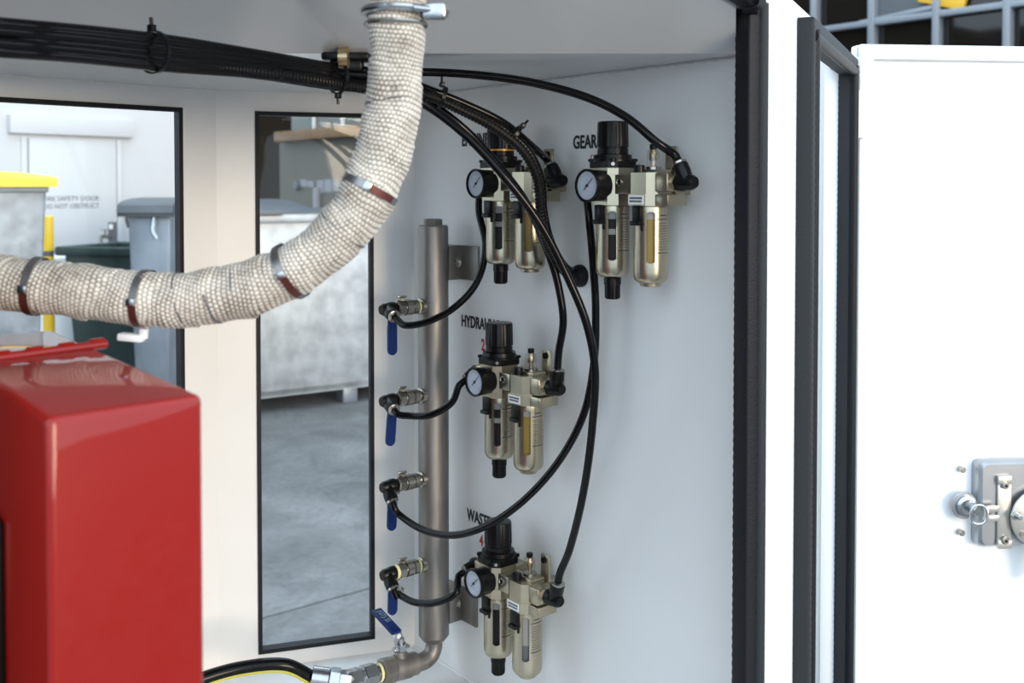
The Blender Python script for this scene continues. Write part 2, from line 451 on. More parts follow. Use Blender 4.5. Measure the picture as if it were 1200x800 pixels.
# ------------------------------------------------------------------ doorway post, seals, side opening, open door
PA = V((0.2580, 1.067, 0)); PB = V((0.2845, 1.067, 0)); PC = V((0.3056, 1.111, 0))
SF = V((0.4860, 1.493, 0)); SD = (SF - PC).normalized(); SN = V((SD.y, -SD.x, 0))
post = MB().prism([(PA.x, PA.y), (PB.x, PB.y), (PC.x, PC.y), (PC.x - SN.x * 0.02, PC.y - SN.y * 0.02 + 0.03), (WEND.x + 0.012, WEND.y + 0.03), (WEND.x - 0.003, WEND.y)], 0.0, ROOF)
trim_1 = post.build('trim_1', 'paint_door', smooth=0); tag(trim_1, kind='structure')
def seal_path(pts, wx, wy, name, nrm, material='rubber', ribs=True, parent=None, closed=False, label=None, cat='door seal', lipmat='rubber_grey'):
    """edge seal: U-shaped clip with a round bulb, swept along straight runs"""
    root = thing(name, label, cat, Matrix.Translation(pts[0]))
    for a, b in zip(pts[:-1], pts[1:]):
        t = (b - a).normalized(); x = nrm; y = t.cross(x).normalized()
        prof = []
        # rounded box clip
        for (cx, cy, a0) in ((wx / 2 - 0.003, wy / 2 - 0.003, 0), (-wx / 2 + 0.003, wy / 2 - 0.003, PI / 2), (-wx / 2 + 0.003, -wy / 2 + 0.003, PI), (wx / 2 - 0.003, -wy / 2 + 0.003, 1.5 * PI)):
            for k in range(4):
                an = a0 + k * PI / 6; prof.append((cx + 0.003 * math.cos(an), cy + 0.003 * math.sin(an)))
        n = len(prof); L = (b - a).length + wy * 0.8; m = max(2, int(L / 0.0045)) if ribs else 1
        vs = []; fs = []
        for i in range(m + 1):
            f = 1.0 + (0.045 if i % 2 else 0.0)
            for (px_, py_) in prof: vs.append(a - pts[0] - t * (wy * 0.4) + t * (L * i / m) + x * (px_ * f) + y * (py_ * f))
        for i in range(m):
            for k in range(n): l = (k + 1) % n; fs.append((i * n + k, i * n + l, (i + 1) * n + l, (i + 1) * n + k))
        fs += [tuple(range(n)), tuple(range(m * n, m * n + n))]
        MB().add(vs, fs).build('seal_strip', material, root, smooth=50)
        sgn = 1
        MB().tube([a - pts[0] + x * (wx * 0.38) + y * (wy * 0.32) , b - pts[0] + x * (wx * 0.38) + y * (wy * 0.32)], wy * 0.28, 14).build('seal_bulb', lipmat, root)
    return root
# doorway seal: up the jamb, then over the header towards the left
sj = at(877.5, 400, 1.055); s_top = CAMZ + 0.180
s_top = CAMZ + 0.188
seal_path([V((sj.x, sj.y, FLOOR - 0.3)), V((sj.x, sj.y, s_top)), V((sj.x - 0.010, sj.y - 0.045, s_top)), V((sj.x - 0.010, sj.y - 0.045, s_top)) + V((-0.7071, -0.7071, 0.25)).normalized() * 0.85],
          0.022, 0.024, 'door_seal', V((0.5, -0.866, 0)).normalized(),
          label='thick black rubber seal on the jamb beside the wall with the filter units')
# header above the doorway
hd = V((-0.7071, -0.7071, 0))
hb = MB()
h0 = V((PA.x, PA.y, 0)) - hd * 0.0
R_ = Matrix((hd, V((-hd.y, hd.x, 0)), Z)).transposed()
hb.box(V((PA.x, PA.y, 0)) + hd * 0.30 + Z * (ROOF + 0.06) + V((0.02, 0.03, 0)), (0.60, 0.03, 0.10), 0.003, rot=R_)
trim_2 = hb.build('trim_2', 'paint_door', smooth=35); tag(trim_2, kind='structure')
# side face of the housing with its own opening
sideL = (SF - PC).length
s_n0 = at(950, 300, 1.14)   # near run of the seal
S0 = PC + SD * 0.025; S1 = PC + SD * (sideL - 0.012)
zt = CAMZ + 0.174
side = MB()
R_s = Matrix((SD, -SN, Z)).transposed()
side.box(PC + SD * 0.011 - SN * 0.01 + Z * (ROOF / 2), (0.022, 0.02, ROOF), rot=R_s)
side.box(PC + SD * (sideL / 2) - SN * 0.01 + Z * ((zt + ROOF) / 2), (sideL, 0.02, ROOF - zt), rot=R_s)
side.box(PC + SD * (sideL - 0.004) - SN * 0.01 + Z * (ROOF / 2), (0.008, 0.02, ROOF), rot=R_s)
# compartment behind: far return wall, back and top
inner = MB()
inner.box(S1 - SN * 0.11 + SD * 0.004 + Z * (ROOF / 2), (0.012, 0.18, ROOF - 0.002), rot=R_s)
wall_side = side.build('wall_side', 'paint_door', smooth=0); tag(wall_side, kind='structure')
wall_inner = inner.build('wall_inner', 'paint_white', smooth=0); tag(wall_inner, kind='structure')
MB().box(S1 - SN * 0.018 - SD * 0.006 + Z * (ROOF / 2 - 0.01), (0.006, 0.020, ROOF - 0.04), 0.001, rot=R_s).build('flange', 'paint_door', wall_inner)
q0 = S0 + SN * 0.006; q1 = S1 + SN * 0.004
seal_path([V((q0.x, q0.y, 0.3)), V((q0.x, q0.y, zt)), V((q1.x, q1.y, zt)), V((q1.x, q1.y, 0.3))], 0.024, 0.024, 'door_seal', SN,
          label='black rubber seal framing the narrow side opening next to the white door', material='rubber_grey', lipmat='rubber')
# the open white door, swung out beside the side opening
DD = V((0.9945, 0.1045, 0)).normalized(); DN = V((DD.y, -DD.x, 0))
D0 = at(1003.5, 300, SF.y + 0.004); D0.z = 0
zt_d = (at(1003.5, 52, SF.y + 0.004)).z
DW = 0.46; DB_ = 0.25
Md = frame(D0, DD, -DN)
dr = thing('door_1', None, None, Md, kind='structure')
# local: x along, -y to viewer
pan = MB().box((DW / 2, 0.016, (zt_d + DB_) / 2), (DW, 0.020, zt_d - DB_), 0.003)
pan.build('door_panel', 'paint_door', dr)
rim = MB(); rw = 0.022
for (c, s_) in (((DW / 2, 0, zt_d - rw / 2), (DW, 0.014, rw)), ((DW / 2, 0, DB_ + rw / 2), (DW, 0.014, rw)), ((rw / 2, 0, (zt_d + DB_) / 2), (rw, 0.0138, zt_d - DB_ - 0.001)), ((DW - rw / 2, 0, (zt_d + DB_) / 2), (rw, 0.0138, zt_d - DB_ - 0.001))):
    rim.box(c, s_, 0.004)
rim.build('door_rim', 'paint_door', dr)
def dpx(u, v, off=0.0):
    p = hit(u, v, D0 + DN * off, DN); return Md.inverted() @ p
hz0 = dpx(1005, 162).z; hz1 = dpx(1005, 107).z
hg = MB().box((0.002, -0.009, (hz0 + hz1) / 2), (0.012, 0.006, hz1 - hz0), 0.001).build('hinge', 'paint_door', dr)
MB().cylb((-0.003, -0.011, hz0), (-0.003, -0.011, hz1), 0.003, 0.0006, 12).build('hinge_pin', 'paint_door', hg)
# latch
PX = (SF.y) / F_PX
def dp(u, v, y): q = dpx(u, v); return V((q.x, y, q.z))
a = dp(1140, 638, 0); b = dp(1140, 538, 0)
lw = 0.150; lh = b.z - a.z; lc = V((a.x + lw / 2, 0, (a.z + b.z) / 2))
rp = []
for (cx, cz, a0) in ((lw / 2 - 0.010, lh / 2 - 0.010, 0), (-lw / 2 + 0.010, lh / 2 - 0.010, PI / 2), (-lw / 2 + 0.010, -lh / 2 + 0.010, PI), (lw / 2 - 0.010, -lh / 2 + 0.010, 1.5 * PI)):
    for k in range(7): an = a0 + k * PI / 12; rp.append((cx + 0.010 * math.cos(an), cz + 0.010 * math.sin(an)))
def rr(prof, y0, y1, c, sc=1.0):
    n = len(prof)
    vs = []
    for (yy, f) in ((y0, 1.0), (y0 + (y1 - y0) * 0.6, 1.0), (y0 + (y1 - y0) * 0.85, 0.975), (y1, 0.93)):
        for (px_, pz_) in prof: vs.append(V((c.x + px_ * f, yy, c.z + pz_ * f)))
    fs = []
    for j in range(3):
        for k in range(n): l = (k + 1) % n; fs.append((j * n + k, j * n + l, (j + 1) * n + l, (j + 1) * n + k))
    fs += [tuple(range(n)), tuple(range(3 * n, 4 * n))]
    return MB().add(vs, fs)
plate = rr(rp, 0.006, -0.016, lc).build('latch_housing', 'latch_steel', dr)
# recessed dish line and bracket strip
b0 = dp(1159.5, 637, 0); b1 = dp(1177, 553, 0); bc = (b0 + b1) / 2
br = MB().box((bc.x, -0.018, bc.z), (b1.x - b0.x, 0.004, b1.z - b0.z), 0.0015)
for v_ in (558, 632): q = dp(1168, v_, 0); br.box((q.x, -0.020, q.z), (b1.x - b0.x, 0.005, 0.013), 0.0015)
br.build('bracket_strip', 'latch_zinc', plate)
for v_ in (563.5, 627):
    q = dp(1167.5, v_, 0)
    MB().cylb((q.x, -0.0215, q.z), (q.x, -0.026, q.z), 0.0055, 0.0012, 16).build('bolt', 'nickel', plate)
    MB().cyl((q.x, -0.0262, q.z), (q.x, -0.0264, q.z), 0.0022, 6).build('bolt_socket', 'element', plate)
dc = dp(1204, 600, 0)
MB().lathe([(0, 0.030), (0.002, 0.040), (0.005, 0.0425), (0.007, 0.042), (0.008, 0.040), (0.0085, 0.012)], (dc.x, -0.020, dc.z), (0, -1, 0), 48).build('turn_disc', 'latch_zinc', plate)
MB().lathe([(0, 0.013), (0.004, 0.013), (0.006, 0.010)], (dc.x + 0.004, -0.0285, dc.z + 0.004), (0, -1, 0), 28).build('hub', 'zinc', plate)
q = dp(1176.5, 596.5, 0)
MB().cyl((q.x, -0.026, q.z), (q.x, -0.034, q.z), 0.0065, 6).lathe([(0, 0.004), (0.006, 0.004), (0.007, 0.003)], (q.x + 0.001, -0.034, q.z), (0, -1, 0), 14).build('bolt', 'zinc', plate)
q = dp(1184, 617.5, 0)
MB().cyl((q.x, -0.027, q.z), (q.x, -0.031, q.z), 0.0042, 6).build('bolt', 'nickel', plate)
q = dp(1189.5, 574.5, 0)
MB().cyl((q.x, -0.0284, q.z), (q.x, -0.0288, q.z), 0.0022, 14).build('disc_hole', 'element', plate)
q0 = dp(1200, 632, 0)
MB().prism([(q0.x - 0.006, q0.z + 0.004), (q0.x + 0.030, q0.z + 0.006), (q0.x + 0.022, q0.z - 0.050), (q0.x + 0.010, q0.z - 0.060), (q0.x + 0.001, q0.z - 0.052)], 0, 0.006, Matrix(((1, 0, 0, 0), (0, 0, -1, -0.024), (0, 1, 0, 0), (0, 0, 0, 1)))).build('handle_paddle', 'latch_zinc', plate)
q = dp(1125, 590, 0)
MB().lathe([(0, 0.020), (0.003, 0.020), (0.004, 0.019)], (q.x + 0.002, -0.006, q.z), (0, -1, 0), 32).build('striker_base', 'latch_steel', plate)
MB().lathe([(0, 0.0155), (0.004, 0.0155), (0.006, 0.012), (0.006, 0.010)], (q.x + 0.0035, -0.010, q.z), (0, -1, 0), 28).build('striker_ring', 'zinc', plate)
MB().cylb((q.x + 0.008, -0.012, q.z), (q.x + 0.0105, -0.030, q.z - 0.002), 0.0075, 0.0015, 20).build('striker_pin', 'zinc', plate)
# link ring from the pin to the disc (open loop)
def ring_xz(cx, cz, wx, wz, r, y, n=28):
    return [V((cx + wx * math.copysign(abs(math.cos(t)) ** 0.8, math.cos(t)), y, cz + wz * math.copysign(abs(math.sin(t)) ** 0.8, math.sin(t)))) for t in [2 * PI * i / n for i in range(n + 1)]]
q2 = dp(1133, 595, 0)
MB().tube(ring_xz(q2.x, q2.z, 0.012, 0.014, 0, -0.031), 0.0022, 8, caps=False).build('link_loop', 'zinc', plate)
q3 = dp(1147, 595, 0)
lk = MB()
for dz in (-0.007, 0.007): lk.box((q3.x + 0.006, -0.026, q3.z + dz), (0.020, 0.005, 0.009), 0.001)
lk.box((q3.x - 0.006, -0.029, q3.z), (0.008, 0.005, 0.022), 0.001)
lk.build('clevis', 'latch_zinc', plate)
for (u_, v_) in ((1127, 550), (1126, 624)):
    q = dp(u_, v_, 0)
    MB().cylb((q.x, 0.006, q.z), (q.x + 0.001, -0.004, q.z), 0.0045, 0.001, 12).build('screw_end', 'nickel', dr)

# ------------------------------------------------------------------ filter regulator lubricator units
def bowl_mesh(cx, zt_, zb_, r, az, slot_z0, slot_z1, nseg=64):
    """bowl with a real slot cut through its side at azimuth az"""
    rows = []
    H = zt_ - zb_
    zr = [zt_, zt_ - 0.003]
    slot = [slot_z1, slot_z1 - 0.0012, slot_z1 - 0.003] + [slot_z1 + (slot_z0 - slot_z1) * k / 6 for k in (1, 2, 3, 4, 5)] + [slot_z0 + 0.003, slot_z0 + 0.0012, slot_z0]
    prof = [(zt_, r * 0.985), (zt_ - 0.002, r)] + [(z_, r) for z_ in slot] + [(zb_ + 0.012, r), (zb_ + 0.007, r * 0.985), (zb_ + 0.004, r * 0.94), (zb_ + 0.0015, r * 0.85), (zb_, r * 0.70), (zb_ - 0.0005, 0.004)]
    vs = []; fs = []
    for (z_, rr_) in prof:
        for i in range(nseg):
            a = az + 2 * PI * (i - 2.5) / nseg; vs.append(V((cx + rr_ * math.cos(a), rr_ * math.sin(a), z_)))
    s0 = 2
    for j in range(len(prof) - 1):
        k = j - s0
        for i in range(nseg):
            if 0 <= k < len(slot) - 1:
                lim = (1, 4) if k in (0, len(slot) - 2) else (0, 5)
                if lim[0] <= i < lim[1]: continue
            l = (i + 1) % nseg
            fs.append((j * nseg + i, j * nseg + l, (j + 1) * nseg + l, (j + 1) * nseg + i))
    fs.append(tuple(range((len(prof) - 1) * nseg, len(prof) * nseg)))
    mb = MB().add(vs, fs)
    # slot walls going in
    ri = r - 0.0035
    for (ia, ka, kb) in ((0, 1, len(slot) - 2), (5, 1, len(slot) - 2)):
        a = az + 2 * PI * (ia - 2.5) / nseg
        for k in range(ka, kb):
            p = [(r, slot[k]), (r, slot[k + 1]), (ri, slot[k + 1]), (ri, slot[k])]
            mb.add([V((cx + q_ * math.cos(a), q_ * math.sin(a), z_)) for q_, z_ in p], [(0, 1, 2, 3)])
    return mb
def make_unit(name, label, P, out_dir, in_dir, gold=False, filt=0, oil_mat='oil', oil_frac=0.8, group='air filter and lubricator units on the white wall'):
    M = frame(P, TW, -NW)
    t = thing(name, label, 'air regulator', M, group)
    mm = 0.001
    C = 'champagne'
    # --- regulator body
    rb = MB()
    rb.prism(chsq(0.043, 0.009), -0.026, -0.013); rb.prism(chsq(0.040, 0.008), -0.0131, 0.0095); rb.prism(chsq(0.044, 0.009), 0.0094, 0.017)
    rb.box((-0.027, 0, -0.001), (0.014, 0.028, 0.026), 0.0015)
    rbo = rb.build('regulator_body', C, t)
    MB().box((0.029, 0, -0.002), (0.022, 0.030, 0.022), 0.001).build('spacer_block', C, t)
    s_ = MB().lathe([(0, 0.0045), (0.0012, 0.0045), (0.0016, 0.0038), (0.0008, 0.0032)], (0.0255, -0.0148, 0.0005), (0, -1, 0), 18).build('clamp_screw', 'nickel', t)
    MB().cyl((0.0255, -0.0155, 0.0005), (0.0255, -0.0160, 0.0005), 0.0018, 6).build('screw_socket', 'element', s_)
    # --- bonnet and knob
    bn = MB()
    bn.prism(chsq(0.046, 0.008), 0.017, 0.0245); bn.lathe([(0.0244, 0.0245), (0.027, 0.0245), (0.0275, 0.0225), (0.0325, 0.0220), (0.033, 0.0185)], n=32)
    for (x_, y_) in ((0.018, -0.018), (-0.018, -0.018), (0.018, 0.018), (-0.018, 0.018)): bn.lathe([(0, 0.0035), (0.003, 0.0035), (0.0035, 0.0028)], (x_, y_, 0.0244), (0, 0, 1), 12)
    bno = bn.build('bonnet', 'plastic_black', t)
    for (x_, y_) in ((0.020, -0.020),): MB().lathe([(0, 0.0026), (0.0008, 0.0022)], (x_ - 0.001, y_ + 0.001, 0.0215), (1, -1, 0), 10).build('bonnet_screw', 'nickel', bno)
    kn = MB(); n = 72; vs = []; fs = []
    prof = [(0.0325, 0.0165), (0.0335, 0.0180), (0.0395, 0.0180), (0.0400, 0.0172), (0.0412, 0.0172), (0.0417, 0.0187), (0.0690, 0.0180), (0.0710, 0.0172), (0.0715, 0.0150), (0.0712, 0.0)]
    for j, (z_, r_) in enumerate(prof):
        for i in range(n):
            fl_ = 0.0005 if (j in (5, 6) and i % 4 < 2) else 0.0
            a_ = 2 * PI * i / n; vs.append(V(((r_ - fl_) * math.cos(a_), (r_ - fl_) * math.sin(a_), z_)))
    for j in range(len(prof) - 1):
        for i in range(n): l = (i + 1) % n; fs.append((j * n + i, j * n + l, (j + 1) * n + l, (j + 1) * n + i))
    kn.add(vs, fs); kno = kn.build('adjusting_knob', 'plastic_black', t, smooth=40)
    if gold: MB().lathe([(0.0396, 0.0184), (0.0398, 0.0187), (0.0416, 0.0187), (0.0418, 0.0184)], n=48).build('indicator_ring', 'gold', kno)
    if filt == 2:
        MB().tube([V((-0.022 + 0.0025 * math.cos(k * PI / 8), -0.012, 0.030 + 0.0025 * math.sin(k * PI / 8))) for k in range(17)], 0.0006, 6).build('red_ring', 'ink_red', bno)
    # --- gauge
    gz = -0.0035
    ga = MB().lathe([(0, 0.010), (0.001, 0.0175), (0.006, 0.0180), (0.020, 0.0182), (0.0215, 0.0192), (0.026, 0.0192), (0.0268, 0.0184), (0.0260, 0.0165), (0.0240, 0.0163)], (0, -0.0170, gz), (0, -1, 0), 40)
    ga.cyl((0, -0.016, gz), (0, -0.022, gz), 0.007, 6)
    gao = ga.build('gauge', 'plastic_black', t)
    MB().cyl((0, -0.0410, gz), (0, -0.0414, gz), 0.0163, 36).build('dial', 'dial', gao)
    tk = MB()
    for k in range(25):
        an = math.radians(225 - 270 * k / 24); r0 = 0.0118 if k % 4 else 0.0105
        dx, dz = math.cos(an), math.sin(an)
        tk.box((dx * (r0 + 0.0138) / 2, -0.04155, gz + dz * (r0 + 0.0138) / 2), (0.0138 - r0, 0.0002, 0.0004), rot=Matrix.Rotation(-an, 3, 'Y'))
    tk.box((0, -0.04155, gz - 0.0060), (0.006, 0.0002, 0.0006)); tk.box((0, -0.04155, gz + 0.0055), (0.004, 0.0002, 0.0006))
    tk.build('dial_marks', 'ink_grey', gao)
    an = math.radians(45)
    MB().box((0.0015, -0.0419, gz + 0.0015), (0.019, 0.0003, 0.0010), rot=Matrix.Rotation(-an, 3, 'Y')).cyl((0, -0.0416, gz), (0, -0.0426, gz), 0.0018, 12).build('needle', 'ink', gao)
    # --- filter bowl
    az = math.radians(-47)
    def bowl(cx, zb_, nm, kind):
        bo = bowl_mesh(cx, -0.0262, zb_, 0.0196, az, -0.090, -0.033).build(nm, 'champagne_bowl', t, smooth=40)
        R1 = 0.0160
        if kind == 'filter':
            MB().cyl((cx, 0, -0.042), (cx, 0, -0.028), R1, 28).build('sight_tube', 'tube_grey', bo)
            MB().cyl((cx, 0, -0.0535), (cx, 0, -0.0421), R1, 28).build('filter_element', 'element', bo)
            MB().cyl((cx, 0, -0.060), (cx, 0, -0.0536), R1, 28).build('filter_band', 'tube_grey', bo)
            MB().cyl((cx, 0, -0.095), (cx, 0, -0.0601), R1, 28).build('filter_element', 'element', bo)
        elif kind == 'dark':
            MB().cyl((cx, 0, -0.043), (cx, 0, -0.028), R1, 28).build('sight_tube', 'tube_grey', bo)
            MB().cyl((cx, 0, -0.095), (cx, 0, -0.0431), R1, 28).build('filter_element', 'element', bo)
        else:
            zf = -0.095 + 0.067 * oil_frac
            MB().cyl((cx, 0, zf + 0.0001), (cx, 0, -0.028), R1, 28).build('sight_tube', 'tube_grey', bo)
            MB().cyl((cx, 0, -0.095), (cx, 0, zf), R1, 28).build('oil_column', oil_mat, bo)
        lb = MB().box((cx, -0.0205, -0.035), (0.013, 0.007, 0.019), 0.0012); lb.box((cx, -0.0225, -0.0455), (0.015, 0.009, 0.005), 0.0012); lb.box((cx + 0.005, -0.019, -0.050), (0.0025, 0.004, 0.008), 0.0004)
        lb.build('bowl_lock', 'plastic_black', bo)
        pr = MB()
        def arc(a0, a1, z_, h_):
            m = 5; rr_ = 0.01975
            vs = []; fs = []
            for k in range(m + 1):
                a_ = math.radians(a0 + (a1 - a0) * k / m)
                for zz in (z_ - h_ / 2, z_ + h_ / 2): vs.append(V((cx + rr_ * math.cos(a_), rr_ * math.sin(a_), zz)))
            for k in range(m): fs.append((2 * k, 2 * k + 1, 2 * k + 3, 2 * k + 2))
            pr.add(vs, fs)
        arc(-26, 24, -0.041, 0.0010); arc(-26, 24, -0.0785, 0.0010); arc(-16, 14, -0.0365, 0.0012)
        rnd = random.Random(3)
        for row in range(11):
            z_ = -0.0455 - row * 0.0029; a_ = -22
            while a_ < 18:
                w_ = rnd.uniform(3, 9); arc(a_, min(20, a_ + w_), z_, 0.0006); a_ += w_ + 2.2
        pr.build('printed_notice', 'ink', bo, smooth=0)
        return bo
    bo1 = bowl(0.0, -0.110, 'filter_bowl', 'dark' if filt == 4 else 'filter')
    dn = MB().lathe([(0, 0.0085), (-0.001, 0.0102), (-0.009, 0.0102), (-0.0095, 0.0088), (-0.0245, 0.0084), (-0.026, 0.0076)], (0, 0, -0.1102), (0, 0, 1), 24)
    for k in range(12):
        a_ = 2 * PI * k / 12; dn.box((0.0086 * math.cos(a_), 0.0086 * math.sin(a_), -0.127), (0.0012, 0.0014, 0.015), rot=Matrix.Rotation(a_, 3, 'Z'))
    dn.build('drain', 'plastic_black', bo1)
    # --- lubricator
    X = 0.060
    lb = MB(); T = lambda pl: [(x_ + X, y_) for x_, y_ in pl]
    lb.prism(T(chsq(0.045, 0.010)), -0.026, -0.0125); lb.prism(T(chsq(0.041, 0.009)), -0.0126, 0.011)
    lb.box((X + 0.0285, 0, 0.0), (0.018, 0.030, 0.021), 0.0015); lb.box((X + 0.0265, 0.001, -0.0195), (0.024, 0.032, 0.013), 0.0012)
    lb.box((X + 0.004, 0.004, 0.0125), (0.026, 0.022, 0.004), 0.001)
    lb.build('lubricator_body', C, t)
    st = MB().box((X - 0.0015, -0.0229, -0.0192), (0.023, 0.0006, 0.0105)).build('label_plate', 'sticker', t)
    pm = MB()
    for row in range(2):
        x_ = X - 0.0105
        rnd = random.Random(5 + row)
        while x_ < X + 0.007:
            w_ = rnd.uniform(0.001, 0.003); pm.box((x_ + w_ / 2, -0.0233, -0.0175 - row * 0.0035), (w_, 0.0002, 0.0020)); x_ += w_ + 0.0006
    pm.build('label_print', 'ink', st, smooth=0)
    bo2 = bowl(X, -0.113, 'lubricator_bowl', 'oil')
    MB().lathe([(0, 0.0120), (-0.003, 0.0118), (-0.004, 0.0105), (-0.0042, 0.0)], (X, 0, -0.1132), (0, 0, 1), 24, caps=False).build('bowl_plug', C, bo2)
    MB().lathe([(0, 0.0060), (0.006, 0.0062), (0.0085, 0.0058), (0.009, 0.0045)], (X - 0.006, -0.0125, 0.0108), (0, 0, 1), 16).build('filler_plug', 'plastic_black', t)
    dm = MB().lathe([(0, 0.0090), (0.004, 0.0090), (0.0045, 0.0078)], (X - 0.001, 0.005, 0.0135), (0, 0, 1), 20).build('sight_base', 'nickel', t)
    MB().lathe([(0.004, 0.0074), (0.018, 0.0074), (0.022, 0.0068), (0.024, 0.0050)], (X - 0.001, 0.005, 0.0135), (0, 0, 1), 24).build('sight_dome', 'clear_plastic', dm)
    MB().cyl((X - 0.001, 0.005, 0.018), (X - 0.001, 0.005, 0.0245), 0.0026, 12).build('drip_tube', 'brass', dm)
    MB().lathe([(0.0, 0.0034), (0.002, 0.0046), (0.009, 0.0046), (0.010, 0.0040), (0.0125, 0.0036)], (X - 0.001, 0.005, 0.0245), (0, 0, 1), 20).build('brass_neck', 'brass', dm)
    MB().lathe([(0, 0.0030), (0.001, 0.0042), (0.0055, 0.0042), (0.006, 0.0035)], (X - 0.001, 0.005, 0.0372), (0, 0, 1), 14).build('adjusting_screw', 'plastic_black', dm)
    bk = MB().box((X + 0.012, 0.0215, 0.010), (0.016, 0.004, 0.062), 0.0008); bk.box((X + 0.012, 0.034, -0.004), (0.016, 0.022, 0.020), 0.0008); 
    MB().box((0.0, 0.033, -0.004), (0.020, 0.024, 0.022), 0.0008).build('wall_spacer', C, t)
    bko = bk.build('mounting_bracket', C, t)
    MB().lathe([(0, 0.0042), (0.003, 0.0038)], (X + 0.012, 0.0195, 0.034), (0, -1, 0), 14).build('bracket_screw', 'plastic_black', bko)
    # --- elbows
    def elbow(nm, base, ax, leg, L1=0.016, L2=0.022):
        base = V(base); ax = V(ax).normalized(); leg = V(leg).normalized()
        k = base + ax * L1
        e = MB(); e.lathe([(0, 0.0070), (0.002, 0.0098), (L1 * 0.6, 0.0098), (L1 * 0.75, 0.0088), (L1 + 0.004, 0.0086), (L1 + 0.0085, 0.0060)], base + ax * 0.003, ax, 20)
        e.lathe([(-0.006, 0.0055), (-0.002, 0.0085), (L2 * 0.45, 0.0088), (L2 * 0.5, 0.0094), (L2 - 0.001, 0.0094), (L2, 0.0085)], k, leg, 20)
        eo = e.build(nm, 'plastic_black', t)
        MB().lathe([(0, 0.0102), (0.0034, 0.0102)], base, ax, 6).build('hex_collar', 'nickel', eo)
        MB().lathe([(0, 0.0086), (0.0022, 0.0090), (0.0030, 0.0078)], k + leg * L2, leg, 20).build('release_collar', 'nickel', eo)
        return k + leg * (L2 + 0.002), leg
    o1, d1 = elbow('outlet_elbow', (X + 0.037, 0, 0.0), (1, 0, 0), out_dir)
    o2, d2 = elbow('inlet_elbow', (-0.034, 0, -0.001), (-1, 0, 0), in_dir, 0.012, 0.018)
    R = M.to_3x3()
    return M @ o1, R @ d1, M @ o2, R @ d2

Pg = V((0.118, 1.2, CAMZ + 0.006))
def along(u, v, z):
    p = hit(u, v, V((Pg.x, Pg.y, CAMZ)), NW); p.z = z; return p
E = make_unit('air_regulator', 'air regulator with a gold ring on its knob under the word ENGINE', along(586.7, 250, CAMZ + 0.009), (-0.62, 0.0, 0.78), (0.1, -0.1, -1), gold=True, filt=1)
G = make_unit('air_regulator', 'air regulator hanging beside the printed word GEAR with a pale gauge', Pg, (-0.50, 0, 0.86), (0.15, 0.0, -1), filt=2)
H = make_unit('air_regulator', 'air regulator below the words HYDRAULIC and red number 2', along(585, 450, CAMZ - 0.2508), (0.05, 0.05, 1), (-0.2, -0.85, -0.5), filt=3)
Wt = make_unit('air_regulator', 'air regulator below the word WASTE with a mostly empty lubricator bowl', along(583.8, 690, CAMZ - 0.518), (0.26, 0.0, 0.96), (-0.2, -0.85, -0.35), filt=4, oil_mat='bin_grey', oil_frac=0.36)

# ------------------------------------------------------------------ stainless manifold with four small valves
def on_pipe(v): 
    p = wall(507.5, v, 0.042); return p
ptop = on_pipe(266); pbot = on_pipe(742)
PX0 = V((ptop.x, ptop.y, 0))
man = thing('air_manifold', 'upright stainless pipe manifold with small valves beside the window', 'manifold', Matrix.Translation(V((ptop.x, ptop.y, pbot.z))))
def loc(p): return V(p) - V((ptop.x, ptop.y, pbot.z))
PR = 0.0222
zt_ = ptop.z; zb_ = pbot.z
MB().lathe([(zb_ - 0.010, 0.0135), (zb_ - 0.008, 0.0165), (zb_, PR), (zt_ - 0.001, PR), (zt_ + 0.0015, PR * 0.97), (zt_ + 0.003, PR * 0.88)], V((0, 0, -zb_)), (0, 0, 1), 48).build('pipe', 'stainless', man)
MB().lathe([(0, 0.0140), (0.0075, 0.0140), (0.009, 0.0125)], V((0, 0, zt_ - zb_ + 0.003)), (0, 0, 1), 6, phase=0.3).build('hex_plug', 'stainless', man)
for (v0, v1, u1) in ((292, 327, 557), (684, 734, 555)):
    p0 = wall(523, (v0 + v1) / 2 - 4, 0.006); p1 = wall(u1, (v0 + v1) / 2, 0.006)
    zc = (p0.z + p1.z) / 2; hh = 0.050
    c = (p0 + p1) / 2; c.z = zc
    p0.z = zc
    lx = (p1 - V((p0.x, p0.y, p1.z))).length
    R_ = Matrix((TW, -NW, Z)).transposed()
    k = MB().box(loc(c) - TW * 0.012 - NW * 0.004, (lx + 0.03, 0.004, hh), 0.0008, rot=R_)
    k.box(loc(V((ptop.x, ptop.y, zc))) - NW * 0.029 + TW * 0.014, (0.004, 0.024, hh), 0.0008, rot=R_)
    ko = k.build('bracket', 'stainless', man)
    bp_ = loc(wall((523 + u1) / 2 - 0.5, (v0 + v1) / 2 - 0.5, 0.003)); bp_.z = loc(c).z
    MB().lathe([(0, 0.0085), (0.0012, 0.0085), (0.0014, 0.0065), (0.005, 0.0065), (0.0056, 0.0055)], bp_ + NW * 0.004, NW, 16).build('bolt', 'latch_zinc', ko)
    MB().cyl(bp_ + NW * 0.0095, bp_ + NW * 0.013, 0.0052, 6).build('bolt_head', 'nickel', ko)

